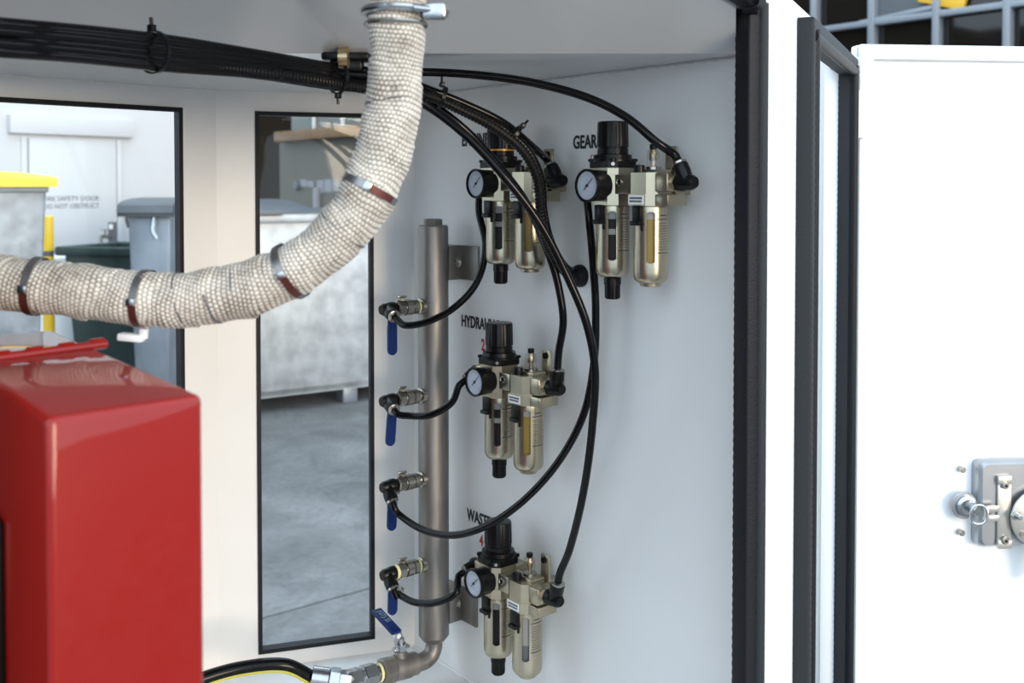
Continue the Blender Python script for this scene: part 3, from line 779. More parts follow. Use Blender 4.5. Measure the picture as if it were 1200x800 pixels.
hose_ends = []
def ball_valve(v_port, hose_dir, hang, tape_in, tape_out, lever_len=0.055):
    z_ = wall(507.5, v_port, 0.042).z
    base = V((ptop.x, ptop.y, z_))
    b = loc(base); n = NW
    body = MB()
    body.lathe([(0.018, 0.0125), (0.0245, 0.0115), (0.026, 0.0085), (0.030, 0.0075)], b, n, 20)
    body.lathe([(0.029, 0.0080), (0.0295, 0.0105), (0.037, 0.0105), (0.0375, 0.0088), (0.039, 0.0088), (0.0395, 0.0112), (0.050, 0.0112), (0.0505, 0.0092), (0.053, 0.0092)], b, n, 24)
    body.lathe([(0.0528, 0.0115), (0.062, 0.0115), (0.064, 0.0095)], b, n, 6, phase=0.4)
    body.lathe([(0, 0.0045), (0.008, 0.0045)], b + n * 0.054, Z, 12)
    bo = body.build('ball_valve', 'nickel', man)
    if tape_in: MB().lathe([(0.0262, 0.0086), (0.0266, 0.0096), (0.0290, 0.0096), (0.0294, 0.0086)], b, n, 20).build('thread_tape', 'ptfe', bo)
    if tape_out: MB().lathe([(0.0632, 0.0092), (0.0636, 0.0100), (0.0680, 0.0100), (0.0684, 0.0092)], b, n, 20).build('thread_tape', 'ptfe', bo)
    nutp = b + n * 0.0545 + Z * 0.0105
    st = MB().cyl(nutp, nutp + Z * 0.004, 0.0055, 6); st.box(nutp + Z * 0.0055, (0.004, 0.014, 0.003), 0.0006, rot=Matrix((TW, n, Z)).transposed())
    st.build('stem_nut', 'nickel', bo)
    # lever: steel neck then blue grip hanging down
    side = TW * -0.0125
    lv = MB(); R_ = Matrix((n, -TW, Z)).transposed()
    tilt = Matrix.Rotation(hang, 3, TW)
    lv.box(b + n * 0.061 + side * 0.6 - Z * 0.011, (0.013, 0.004, 0.010), 0.0008, rot=R_)
    lv.cyl(b + n * 0.061, b + n * 0.061 + side * 0.8, 0.005, 12)
    lv.build('lever_neck', 'nickel', bo)
    gm = MB(); hw = 0.0072; L = lever_len
    pl = [(-hw * 0.8, 0), (hw * 0.8, 0), (hw, -L * 0.3), (hw, -L + hw)] + [(hw * math.cos(t), -L + hw - hw * math.sin(t)) for t in [PI * k / 8 for k in range(1, 8)]] + [(-hw, -L + hw), (-hw, -L * 0.3)]
    vs = []
    gb = b + n * 0.0655 + side * 0.65 - Z * 0.012
    for yo in (-0.002, 0.002):
        for (x_, z0) in pl: vs.append(gb + tilt @ (n * x_ + Z * z0) + TW * yo)
    m = len(pl)
    gm.add(vs, [tuple(range(m)), tuple(range(m, 2 * m))] + [(i, (i + 1) % m, m + (i + 1) % m, m + i) for i in range(m)])
    gm.build('lever_grip', 'blue_grip', bo)
    # push-in elbow
    k = b + n * 0.080; hd_ = V(hose_dir).normalized()
    e = MB().lathe([(0.0660, 0.0080), (0.068, 0.0098), (0.076, 0.0098), (0.078, 0.0088), (0.086, 0.0086), (0.0895, 0.0065)], b, n, 20)
    e.lathe([(-0.006, 0.006), (-0.002, 0.0085), (0.009, 0.0088), (0.010, 0.0094), (0.020, 0.0094), (0.0208, 0.0085)], k, hd_, 20)
    eo = e.build('push_elbow', 'plastic_black', bo)
    MB().lathe([(0.0206, 0.0088), (0.0230, 0.0090), (0.0238, 0.0078)], k, hd_, 20).build('release_collar', 'nickel', eo)
    return base + n * 0.080 + hd_ * 0.022, hd_
def cd(du, dv, toward):  # a direction: across the wall, vertical, towards the viewer
    return TW * du + Z * dv + NW * toward
V1 = ball_valve(357.5, cd(0.80, -0.30, 0.05), 0.0, True, False)
V2 = ball_valve(461, cd(0.80, -0.35, 0.05), -0.08, False, False)
V3 = ball_valve(558, cd(0.55, -0.75, 0.0), -0.04, False, False)
V4 = ball_valve(657, cd(0.60, -0.65, 0.0), -0.02, True, True, 0.052)

# pipe elbow, big ball valve and hydraulic fittings at the foot
base = V((ptop.x, ptop.y, zb_ - 0.008))
q1 = base - Z * 0.012; 
fd = (NW * 1.0 + Z * 0.08).normalized()
pts = spline([base, base - Z * 0.010, base - Z * 0.022 + fd * 0.006, base - Z * 0.028 + fd * 0.018, base - Z * 0.028 + fd * 0.034], 0.002)
MB().tube([loc(p) for p in pts], 0.0125, 20).build('pipe_elbow', 'stainless', man)
vb = base - Z * 0.028 + fd * 0.032
v = MB().lathe([(0, 0.013), (0.001, 0.0160), (0.012, 0.0160), (0.013, 0.0175), (0.040, 0.0175), (0.041, 0.0160)], loc(vb), fd, 28)
v.lathe([(0.0405, 0.0185), (0.058, 0.0185), (0.0595, 0.017)], loc(vb), fd, 6, phase=0.2)
v.lathe([(0, 0.0095), (0.014, 0.0095), (0.016, 0.008)], loc(vb + fd * 0.026 + Z * 0.008), (Z + NW * 0.08), 20)
vo = v.build('drain_valve', 'stainless', man)
stem = vb + fd * 0.026 + Z * 0.024
s_ = MB().cyl(loc(stem), loc(stem + Z * 0.010), 0.0085, 6).cyl(loc(stem + Z * 0.010), loc(stem + Z * 0.018), 0.005, 12)
s_.box(loc(stem + Z * 0.004), (0.026, 0.010, 0.004), 0.001, rot=Matrix((NW, TW, Z)).transposed())
s_.build('stem_nut', 'zinc', vo)
h0 = stem + Z * 0.006; h1 = stem + Z * 0.030 + NW * 0.009; h2 = h1 + Z * 0.014 - TW * 0.052
# from photograph: lever climbs, then lies over towards the window
def strip(a, b, w, t, wd, material, nm, par, bev=0.001):
    x = (b - a).normalized(); y = V(wd) - x * V(wd).dot(x); y.normalize(); z = x.cross(y)
    R_ = Matrix((x, y, z)).transposed()
    return MB().box(loc((a + b) / 2), ((b - a).length, w, t), bev, rot=R_).build(nm, material, par)
strip(h0, h1, 0.015, 0.0035, NW, 'zinc', 'lever_neck', vo)
g_ = strip(h1 - (h2 - h1).normalized() * 0.004, h2, 0.017, 0.005, NW, 'blue_grip', 'lever_grip', vo, 0.002)
x = (h2 - h1).normalized(); y = (NW - x * NW.dot(x)).normalized(); zn = x.cross(y)
if zn.z < 0: zn = -zn
Mt = Matrix.Identity(4)
xx = -x; yy = zn.cross(xx)
for i in range(3): Mt[i][0] = xx[i]; Mt[i][1] = yy[i]; Mt[i][2] = zn[i]; Mt[i][3] = (loc((h1 + h2) / 2 + zn * 0.0032 + x * 0.020 - yy * 0.003))[i]
text_mesh('grip_print', '(GT) SS', 0.011, Mt, 'blue_print', g_, 0.8)
MB().cyl(loc((h0 + h1) / 2 + Z * 0.004) - (h1 - h0).cross(NW).normalized() * 0.0019, loc((h0 + h1) / 2 + Z * 0.004) + (h1 - h0).cross(NW).normalized() * 0.0019, 0.0035, 14).build('lever_hole', 'sticker', vo)
fb = vb + fd * 0.0595
f = MB().lathe([(0, 0.0125), (0.006, 0.0125), (0.0065, 0.0115), (0.012, 0.0115)], loc(fb), fd, 20)
f.build('nipple', 'nickel', man)
MB().lathe([(0.002, 0.0129), (0.004, 0.0130), (0.006, 0.0129)], loc(fb), fd, 20).build('thread_tape', 'ptfe', man)
f2 = MB().lathe([(0.011, 0.0150), (0.012, 0.0165), (0.030, 0.0165), (0.031, 0.0150)], loc(fb), fd, 6, phase=0.25).lathe([(0.0305, 0.0130), (0.036, 0.0130)], loc(fb), fd, 20)
f2.build('swivel_nut', 'zinc', man)
kb = fb + fd * 0.036
tip = at(384, 791, kb.y - 0.045)
td = (tip - kb).normalized()
f3 = MB().lathe([(-0.004, 0.012), (0.0, 0.0150), (0.020, 0.0150), (0.022, 0.012)], loc(kb), fd, 6, phase=0.1)
f3.build('elbow_adapter', 'zinc', man)
k2 = kb + fd * 0.022
hdir = V((-0.95, -0.12, 0.20)).normalized()
f4 = MB().lathe([(-0.012, 0.010), (-0.006, 0.0145), (0.008, 0.0145), (0.009, 0.0165), (0.022, 0.0165), (0.023, 0.013)], loc(k2), hdir, 6)
f4.lathe([(0.0225, 0.0130), (0.024, 0.0150), (0.046, 0.0150), (0.047, 0.013)], loc(k2), hdir, 24)
f4.build('crimp_fitting', 'zinc', man)
HS = k2 + hdir * 0.046
# supply hose with yellow line, lying along the back panel to the left
pth = [HS - hdir * 0.012, HS, at(335, 779, HS.y - 0.015), at(285, 782, HS.y - 0.03), at(240, 794, HS.y - 0.05), at(190, 815, HS.y - 0.08)]
sp = spline(pth, 0.006)
sh = thing('supply_hose', 'black hose with a yellow line leading to the fitting under the manifold', 'hose', Matrix.Translation(HS))
MB().tube([p - HS for p in sp], 0.0088, 16).build('hose_body', 'hose_black', sh)
off = (-Z * 0.9 - V((0, 1, 0)) * 0.45).normalized() * 0.0062
MB().tube([p - HS + off for p in sp[2:]], 0.0045, 10).build('yellow_line', 'hose_yellow', sh)

# ------------------------------------------------------------------ air hoses
HR = 0.0048
def hose(label, pts, r=HR, name='air_hose', cat='hose', material='hose_black', group='black air hoses'):
    sp = spline(pts, 0.006); o0 = sp[0]
    o = MB().tube(sp, r, 14).build(name, material, origin=o0)
    return tag(o, label, cat, group)
def wp(u, v, off): return wall(u, v, off)
def bun(i, n=8):
    """left part of the loom: each strand keeps its place in a loose bundle"""
    a = 2 * PI * i / n; r = 0.0105 if i else 0
    du = math.cos(a); dv = math.sin(a)
    P = []
    for (u, v_, y, sc) in ((-210, 28, 0.70, 1.05), (0, 44, 0.76, 1.0), (100, 52, 0.82, 1.05), (200, 63, 0.90, 1.15), (300, 75, 0.99, 0.95), (400, 91, 1.09, 0.95), (455, 98, 1.13, 1.0)):
        p = at(u, v_, y); P.append(p + Z * (dv * r * sc) + V((0.45, 0.9, 0)) * (du * r * sc * 0.8))
    return P
b = [bun(i, 7) for i in range(8)]
def ends(o, d, k=0.03): return [o + d * k, o, o - d * 0.006]
# outlet hoses
hose('black air hose arching over to the elbow of the GEAR regulator', b[1][:6] + [at(455, 86, 1.15), at(500, 84.5, 1.17), at(560, 88, 1.17), at(625, 97, 1.16), at(690, 115, 1.145), at(735, 138, 1.13), at(770, 167, 1.12)] + ends(G[0], G[1], 0.010))
hose('black air hose tied in a bundle running to the ENGINE regulator elbow', b[2] + [at(500, 104, 1.17), at(545, 122, 1.19), at(590, 144, 1.21), at(623, 171, 1.24)] + ends(E[0], E[1], 0.008))
hose('black air hose passing behind the loom down to the HYDRAULIC regulator elbow', b[3] + [at(500, 118, 1.17), at(545, 152, 1.18), at(585, 195, 1.205), at(617, 238, 1.235), at(638, 285, 1.26), at(652, 325, 1.265), at(660, 375, 1.265)] + ends(H[0], H[1], 0.022))
hose('long black air hose falling past the wall grommet to the WASTE regulator elbow', b[4] + [at(500, 124, 1.14), at(545, 158, 1.14), at(590, 206, 1.14), at(630, 258, 1.15), at(662, 318, 1.16), at(687, 378, 1.165), at(697, 430, 1.17), at(694, 500, 1.19), at(684, 575, 1.215), wp(667, 645, 0.048)] + ends(Wt[0], Wt[1], 0.012))
# other strands of the loom
for i in (5, 6, 7):
    e_ = [at(500, 108, 1.18), at(545, 127, 1.195), at(588, 150, 1.205), at(618, 176, 1.215), at(634, 210, 1.225), at(637, 248, 1.24), at(646, 284, 1.255), at(662, 312, 1.275), wp(677, 321, 0.004)] if i == 5 else [at(452, 90 + 3 * (i - 5), 1.17), at(470, 86, 1.22)]
    hose(('black cable beside the corrugated conduit ending at the wall grommet' if i == 5 else 'black strand of the cable loom ending behind the wrapped hose'), b[i][:6] + e_, 0.0050, 'loom_cable', 'cable', 'hose_black', 'strands of the loom')
# corrugated conduit
def conduit(label, pts, r):
    sp = spline(pts, 0.0011); o0 = sp[0]
    o = MB().tube(sp, r, 16, ringr=lambda i: r if (i // 2) % 2 else r * 0.86).build('corrugated_conduit', 'conduit', origin=o0, smooth=20)
    return tag(o, label, 'conduit')
conduit('black corrugated conduit curling down into the round wall grommet', [at(-170, 46, 0.715), at(0, 58, 0.775), at(100, 66, 0.835), at(200, 75, 0.905), at(290, 83, 0.98), at(350, 91, 1.03), at(400, 99, 1.08), at(440, 105, 1.11), at(500, 112, 1.15), at(545, 131, 1.17), at(585, 153, 1.18), at(614, 178, 1.19), at(630, 210, 1.20), at(634, 250, 1.21), at(640, 282, 1.23), at(655, 310, 1.26), at(668, 322, 1.285), wp(680, 323, 0.004)], 0.0062)
gp = wp(680.5, 323, 0.0)
gr = MB().lathe([(0, 0.0145), (0.003, 0.0145), (0.008, 0.0130), (0.012, 0.0100), (0.012, 0.0055)], (0, 0, 0), NW, 28).xf(Matrix.Translation(gp)).build('wall_grommet', 'rubber', origin=gp)
tag(gr, 'round black rubber grommet in the wall between two regulators', 'grommet')
# inlet hoses to the valves
hose('black air hose looping from the ENGINE gauge to the topmost small valve', ends(E[2], E[3], 0.0)[::-1][:2] + [E[2] + E[3] * 0.02, wp(569, 290, 0.05), wp(558, 332, 0.06), wp(530, 362, 0.085), wp(497, 378, 0.11), wp(474, 381, 0.125)] + ends(V1[0], V1[1], 0.012))
hose('short black air hose from the HYDRAULIC regulator to the second small valve', [H[2] - H[3] * 0.006, H[2], H[2] + H[3] * 0.012, wp(530, 471, 0.08), wp(505, 486, 0.10), wp(478, 487, 0.115)] + ends(V2[0], V2[1], 0.012))
hose('long black air hose from the GEAR gauge sweeping round to the third small valve', [G[2] - G[3] * 0.006, G[2], G[2] + G[3] * 0.03, wp(694, 295, 0.035), wp(698, 360, 0.03), wp(696, 425, 0.03), wp(684, 485, 0.035), wp(655, 540, 0.045), wp(615, 585, 0.065), wp(570, 616, 0.085), wp(530, 627, 0.10), wp(492, 619, 0.11), wp(466, 601, 0.118)] + ends(V3[0], V3[1], 0.012))
hose('short black air hose from the WASTE regulator to the lowest small valve', [Wt[2] - Wt[3] * 0.006, Wt[2], Wt[2] + Wt[3] * 0.010, wp(535, 694, 0.085), wp(510, 706, 0.10), wp(484, 705, 0.11), wp(464, 695, 0.118)] + ends(V4[0], V4[1], 0.012))
# cable ties
def tie(p, d, r, lab, tail=None):
    x, y, z = basis(d)
    mb = MB().lathe([(-0.002, r), (-0.002, r + 0.0014), (0.002, r + 0.0014), (0.002, r)], (0, 0, 0), d, 20, caps=False)
    mb.lathe([(-0.002, r), (0.002, r)], (0, 0, 0), d, 20, caps=False)
    if tail is not None:
        tl = V(tail).normalized(); mb.box(tl * (r + 0.003), (0.006, 0.006, 0.006), 0.001, rot=Matrix((x, y, z)).transposed())
        mb.tube([tl * r, tl * (r + 0.012)], 0.0016, 6)
    return tag(mb.xf(Matrix.Translation(p)).build('cable_tie', 'plastic_black', origin=p), lab, 'cable tie', 'black cable ties on the hoses')
tie(at(180, 61, 0.885), at(230, 67, 0.93) - at(180, 61, 0.885), 0.0175, 'black cable tie round the loom below the ceiling near the left window', Z * 1 + V((0, -0.2, 0)))
tie(at(396, 91, 1.085), at(430, 95, 1.11) - at(380, 89, 1.07), 0.0160, 'black cable tie with a cut tail beneath the loom by the ceiling clip', -Z)
tie(at(518, 115, 1.165), at(545, 122, 1.18) - at(500, 104, 1.17), 0.0125, 'black cable tie just beyond the wrapped hose on the two-hose bundle', Z)
tie(at(602, 158, 1.195), at(620, 178, 1.2) - at(585, 148, 1.19), 0.0120, 'black cable tie in front of the ENGINE regulator knob', Z * 0.7 + V((0.7, 0, 0)))
# ceiling clip with brass ribbed nut
cp = at(407, 63, 1.10); cp.z = CEIL
cc = thing('ceiling_clip', 'black ceiling clip with a ribbed brass nut above the loom', 'clip', Matrix.Translation(cp))
MB().box((0, 0, -0.004), (0.050, 0.035, 0.008), 0.002).box((0, 0, -0.013), (0.034, 0.024, 0.012), 0.002).build('clip_base', 'plastic_black', cc)
bnut = MB(); n = 40
bnut.lathe([(-0.004, 0.009), (-0.003, 0.0105), (0.006, 0.0105), (0.007, 0.009)], (0.004, -0.019, -0.006), (1, 0, 0), n)
for k in range(14): a_ = 2 * PI * k / 14; bnut.box((0.0055, -0.019 + 0.0105 * math.cos(a_), -0.006 + 0.0105 * math.sin(a_)), (0.010, 0.002, 0.002), rot=Matrix.Rotation(a_, 3, 'X'))
bnut.xf(Matrix.Translation((-0.006, 0.0, 0))).build('ribbed_nut', 'brass', cc)
# screws on the back panel
for (u_, v_) in ((470, 208), (470, 691), (471, 668)):
    p = back(u_, v_, 0.0)
    s_ = MB().lathe([(0, 0.0048), (0.0015, 0.0045), (0.0022, 0.0030)], (0, 0, 0), NB, 16).cyl(NB * 0.002, NB * 0.0026, 0.0018, 6).xf(Matrix.Translation(p)).build('screw', 'nickel', origin=p)
    tag(s_, {208: 'small screw head high on the strip beside the right window', 691: 'lower of two small screw heads beside the manifold foot', 668: 'upper of two small screw heads beside the manifold foot'}[v_], 'screw')

# ------------------------------------------------------------------ wrapped hose in the foreground
HD = 0.80
hp = [(470, -205), (469, -100), (466, 0), (464.5, 50), (463, 95), (458, 140), (449, 180), (436, 217), (415, 252), (388, 283), (354, 310), (312, 331), (262, 345), (212, 351), (160, 349.5), (110, 343), (60, 337), (0, 331), (-60, 327), (-150, 324), (-235, 322)]
HY = [0.80 + 0.02 * math.sin(i * 0.4) * 0 for i in range(len(hp))]
hpts = spline([at(u, v_, y) for (u, v_), y in zip(hp, HY)], 0.0006)
wr = thing('wrapped_hose', 'thick hose wrapped in woven off-white glass tape curving down from the ceiling', 'hose', Matrix.Translation(hpts[-1]))
O0 = hpts[-1]
RH = 0.0200
n = 176; vs = []; fs = []; gap = []
t0 = (hpts[1] - hpts[0]).normalized(); x, y, _ = basis(t0); prev = t0; s_ = 0.0
m = len(hpts)
hs_x = []
for i in range(m):
    t = (hpts[min(i + 1, m - 1)] - hpts[max(i - 1, 0)]).normalized()
    q = prev.rotation_difference(t); x = q @ x; y = q @ y; prev = t
    if i: s_ += (hpts[i] - hpts[i - 1]).length
    low = 0.0022 * noise.noise(V((s_ * 30, 3.1, 0))) + 0.0007 * noise.noise(V((s_ * 80, 9.1, 0)))
    for k in range(n):
        a = 2 * PI * k / n
        # tape spiral: pitch 40 mm, edge is a small step
        ph = (s_ / 0.042 + a / (2 * PI)) % 1.0
        step_ = 0.0016 * (1 - ph) if ph > 0.04 else 0.0016 * ph / 0.04
        # woven cells along the tape: 33 round the hose, rows every 3.3 mm, brick pattern
        wob = 0.0017 * noise.noise(V((s_ * 45, math.cos(a) * 0.9 + 7, math.sin(a) * 0.9)))
        row = (s_ + wob * 2 + 0.0108 * a / (2 * PI)) / 0.0036; col = a * 38 / (2 * PI) + wob * 350 + (0.5 if int(math.floor(row)) % 2 else 0)
        wv = abs(math.sin(PI * (row % 1.0))) ** 0.6 * abs(math.sin(PI * (col % 1.0))) ** 0.6
        irr = noise.noise(V((s_ * 60 + 5, math.cos(a) * 1.3, math.sin(a) * 1.3)))
        r = RH + low + step_ + 0.0011 * wv * (0.8 + 0.7 * irr) + 0.0012 * irr
        vs.append(hpts[i] - O0 + x * (r * math.cos(a)) + y * (r * math.sin(a)))
        cell = noise.cell(V((math.floor(row), math.floor(col) % 38, 1.5)))
        gp_ = min(1.0, max(0.0, 1.15 - wv * 1.6 + (0.22 if cell > 0.55 else 0.0) + 0.5 * max(0.0, irr - 0.15))); gap.append(gp_)
    hs_x.append((s_, x.copy(), y.copy(), t.copy()))
for i in range(m - 1):
    for k in range(n):
        l = (k + 1) % n; fs.append((i * n + k, i * n + l, (i + 1) * n + l, (i + 1) * n + k))
me = bpy.data.meshes.new('hose_wrap'); me.from_pydata([tuple(p) for p in vs], [], fs)
at_ = me.attributes.new('gap', 'FLOAT', 'POINT'); at_.data.foreach_set('value', gap)
me.polygons.foreach_set('use_smooth', [True] * len(me.polygons)); me.materials.append(MATS['glass_tape'])
ho = bpy.data.objects.new('hose_wrap', me); COL.objects.link(ho); ho.parent = wr
def band(u, v_, tiltv=0.0, w_=0.0030, extra=None):
    best = min(range(m), key=lambda i: (hpts[i] - at(u, v_, 0.80)).length)
    c = hpts[best] - O0; t = hs_x[best][3]; ax = (t + hs_x[best][1] * tiltv).normalized()
    r = RH + 0.0024
    o = MB().lathe([(-w_, r), (-w_, r + 0.0009), (w_, r + 0.0009), (w_, r), (-w_, r)], c, ax, 48, caps=False).build('band_clamp', 'band_steel', wr)
    # red worn lower half of the strap as its own painted tab, and the buckle
    up = (V((0, -1, 0)) - ax * V((0, -1, 0)).dot(ax)).normalized(); dn_ = ax.cross(up)
    if dn_.z > 0: dn_ = -dn_
    arcp = []; 
    R2 = r + 0.0014
    vs2 = []; fs2 = []
    for k in range(9):
        an = math.radians(5 + 55 * k / 8)
        for w2 in (-w_ * 0.97, w_ * 0.97): vs2.append(c + up * (R2 * math.cos(an)) + dn_ * (R2 * math.sin(an)) + ax * w2)
    for k in range(8): fs2.append((2 * k, 2 * k + 1, 2 * k + 3, 2 * k + 2))
    MB().add(vs2, fs2).build('strap_tail', 'rust_red', o, smooth=0)
    bc_ = c + up * (r + 0.002)
    R_ = Matrix((ax, dn_, up)).transposed()
    MB().box(bc_, (w_ * 2.3, 0.006, 0.004), 0.0008, rot=R_).build('buckle', 'zinc', o)
    return o, c, ax, up, dn_, r
band(43, 335); bb = band(171, 350, 0.12); band(340, 316, 0.1); band(432, 222, -0.15)
o_, c_, ax_, up_, dn_, r_ = bb
R_ = Matrix((ax_, dn_, up_)).transposed()
MB().box(c_ + dn_ * (r_ + 0.004) + ax_ * 0.0, (0.006, 0.010, 0.005), 0.001, rot=R_).box(c_ + dn_ * (r_ + 0.0085) - ax_ * 0.010 * (1 if ax_.x < 0 else -1) * -1, (0.020, 0.006, 0.010), 0.0015, rot=R_).build('bracket_lug', 'white_plastic', o_)
# wire ties under the tape, dark
for (u_, v_, tl) in ((462, 118, 0.25), (215, 351, 0.15), (250, 347, 0.15), (280, 341, -0.1), (402, 268, 0.0)):
    best = min(range(m), key=lambda i: (hpts[i] - at(u_, v_, 0.80)).length)
    c = hpts[best] - O0; ax = (hs_x[best][3] + hs_x[best][2] * tl).normalized()
    bx, by, _ = basis(ax)
    rnd = random.Random(int(u_))
    ring = [c + bx * ((RH + 0.0012 + 0.0009 * rnd.random()) * math.cos(2 * PI * k / 40)) + by * ((RH + 0.0012 + 0.0009 * rnd.random()) * math.sin(2 * PI * k / 40)) for k in range(41)]
    MB().tube(ring, 0.0007, 6, caps=False).build('binding_wire', 'post_dark', wr)
# U-bolt clamp at the top
cu = at(465, 16, 0.80) - O0
ub = MB(); ang = [PI * 2 * k / 40 for k in range(41)]
ub.tube([cu + V((0.0245 * math.cos(a), 0.0245 * math.sin(a), 0.0015)) for a in ang], 0.0035, 10, caps=False)
ub.build('pipe_clamp', 'zinc', wr)
cl = MB().box(cu + V((0.030, -0.010, 0.0)), (0.018, 0.010, 0.012), 0.002).cyl(cu + V((0.014, -0.022, 0.001)), cu + V((0.038, -0.004, 0.001)), 0.0028, 12)
cl.build('clamp_lug', 'zinc', wr)
MB().lathe([(0, 0.0062), (0.004, 0.0062)], cu + V((0.035, -0.008, 0.001)), (0.8, 0.6, 0), 6).build('clamp_nut', 'nickel', wr)
cu2 = at(464, 29, 0.80) - O0
MB().tube([cu2 + V((0.0228 * math.cos(a), 0.0228 * math.sin(a), 0.0)) for a in ang], 0.0022, 8, caps=False).build('clamp_ring', 'nickel', wr)

# ------------------------------------------------------------------ red steel box
zR = at(57, 487, 0.53).z
A_ = hitz(55, 490, zR); Bc = hitz(238, 462, zR); Cc = hitz(62, 386, zR)
Dc = A_ + (Cc - Bc)
cen = (A_ + Bc + Cc + Dc) / 4
zF = FLOOR
def rounded(poly, z0, z1, r):
    bm = bmesh.new(); b0 = [bm.verts.new((p.x, p.y, z0)) for p in poly]; b1 = [bm.verts.new((p.x, p.y, z1)) for p in poly]; k = len(poly)
    bm.faces.new(b1); bm.faces.new(list(reversed(b0)))
    for i in range(k): bm.faces.new((b0[i], b0[(i + 1) % k], b1[(i + 1) % k], b1[i]))
    bmesh.ops.bevel(bm, geom=list(bm.edges), offset=r, segments=5, affect='EDGES', profile=0.5)
    bm.verts.index_update(); mb = MB().add([v.co.copy() for v in bm.verts], [tuple(v.index for v in f.verts) for f in bm.faces]); bm.free(); return mb
base_ = V((cen.x, cen.y, zF))
rb = thing('red_steel_box', 'glossy red painted steel box with a hinged lid in front of the windows', 'box', Matrix.Translation(base_))
poly = [p - cen for p in (A_, Bc, Cc, Dc)]
rounded([V((p.x, p.y, 0)) for p in poly], 0.0, zR - zF, 0.0045).build('box_body', 'red_paint', rb, smooth=30)
# hinge: long knuckled rail across the lid
r0 = hitz(-2, 421.5, zR) - base_; r1 = hitz(124, 404.5, zR) - base_
dr_ = (r1 - r0).normalized(); r0 = r1 - dr_ * ((Dc - Cc).length * 0.96)
hr = MB().tube([r0 + Z * 0.001, r1 + Z * 0.001], 0.0035, 12); hn = V((-dr_.y, dr_.x, 0))
hr.box((r0 + r1) / 2 + hn * 0.006 + Z * 0.0008, ((r1 - r0).length, 0.012, 0.0016), 0.0005, rot=Matrix((dr_, hn, Z)).transposed())
hro = hr.build('hinge_rail', 'red_paint', rb)
for k in range(6):
    c = r1 - dr_ * (0.006 + 0.024 * k)
    MB().cylb(c - dr_ * 0.006 + hn * 0.002 + Z * 0.0015, c + dr_ * 0.006 + hn * 0.002 + Z * 0.0015, 0.0045, 0.001, 14).build('hinge_knuckle', 'red_paint', hro)
lp = poly[0] + (poly[3] - poly[0]) * 0.22; ld = (poly[3] - poly[0]).normalized(); ln = V((ld.y, -ld.x, 0))
if ln.dot(lp) < 0: ln = -ln
lz = hitz(3, 640, 0)
lk = MB().box(lp + ln * 0.004 + ld * 0.045 + Z * (zR - zF - 0.16), (0.030, 0.008, 0.16), 0.003, rot=Matrix((ld, ln, Z)).transposed()).build('side_latch', 'plastic_black', rb)

# ------------------------------------------------------------------ yard: white building behind the left window
WBd = V((0.63, 0.777, 0)).normalized()           # runs away to the right
WBn = V((WBd.y, -WBd.x, 0))
WB0 = at(80, 300, 7.6); WB0.z = 0
Mw = frame(WB0, WBd, -WBn)
wbo = thing('white_building', 'long white building wall with a fire door seen through the left window', 'building', Mw)
def wbx(u, v_):
    p = hit(u, v_, WB0, WBn); q = Mw.inverted() @ p; return q
xe_ = wbx(262, 200).x
MB().box(((xe_ - 6.0) / 2, 0.10, 2.0), (xe_ + 6.0, 0.2, 4.0)).build('facade', 'wall_far_white', wbo, smooth=0)
a = wbx(32, 160); b_ = wbx(134, 162)
dzt = a.z
fdoor = MB().box(((a.x + b_.x) / 2, -0.012, dzt / 2), (b_.x - a.x, 0.03, dzt - 0.02), 0.004).build('fire_door', 'wall_far_white', wbo)
fr = MB()
for xx_ in (a.x - 0.03, b_.x + 0.03): fr.box((xx_, -0.006, dzt / 2), (0.04, 0.03, dzt), 0.003)
fr.build('door_frame', 'wall_far_white', wbo)
c0 = wbx(8, 149); c1 = wbx(153, 158)
MB().box(((c0.x + c1.x) / 2, -0.03, dzt + 0.085), (c1.x - c0.x, 0.06, 0.13), 0.004).build('lintel', 'wall_far_white', wbo)
for (txt, u0, u1, v_) in (('FIRE SAFETY DOOR', 49, 114, 235.5), ('DO NOT OBSTRUCT', 49, 114, 244.5)):
    p0 = wbx(u0, v_); p1 = wbx(u1, v_)
    size = (5.6 * 7.7 / F_PX) / 0.70
    Mx = Matrix(((1, 0, 0, p0.x), (0, 0, -1, -0.029), (0, 1, 0, p0.z), (0, 0, 0, 1)))
    o = text_mesh('notice_lettering', txt, size, Mx, 'ink_sign', wbo, 1.0)
    wx_ = o.dimensions.x if o.dimensions.x else 1
    xs_ = [v.co.x for v in o.data.vertices]; f_ = (p1.x - p0.x) / (max(xs_) - min(xs_)); m0 = min(xs_)
    for v in o.data.vertices: v.co.x = p0.x + (v.co.x - m0) * f_
GZ = 0.0
def tapered(c, wx, wy, z0, z1, tx, ty, bev=0.02, rot=0.0, hollow=0.0):
    """box widening from z0 to z1"""
    vs = []
    for (zz, f) in ((z0, 1.0), (z1, 0.0)):
        for (sx, sy) in ((-1, -1), (1, -1), (1, 1), (-1, 1)):
            vs.append(V((sx * (wx / 2 - tx * f), sy * (wy / 2 - ty * f), zz)))
    mb = MB().add(vs, [(0, 1, 2, 3), (4, 5, 6, 7), (0, 1, 5, 4), (1, 2, 6, 5), (2, 3, 7, 6), (3, 0, 4, 7)])
    bm = bmesh.new(); vv = [bm.verts.new(p) for p in mb.v]
    for f in mb.f: bm.faces.new([vv[i] for i in f])
    bmesh.ops.bevel(bm, geom=list(bm.edges), offset=bev, segments=2, affect='EDGES', profile=0.5); bm.verts.index_update()
    r = MB().add([v.co.copy() for v in bm.verts], [tuple(v.index for v in f.verts) for f in bm.faces]); bm.free(); return r
AZL = math.atan2(WBd.y, WBd.x)
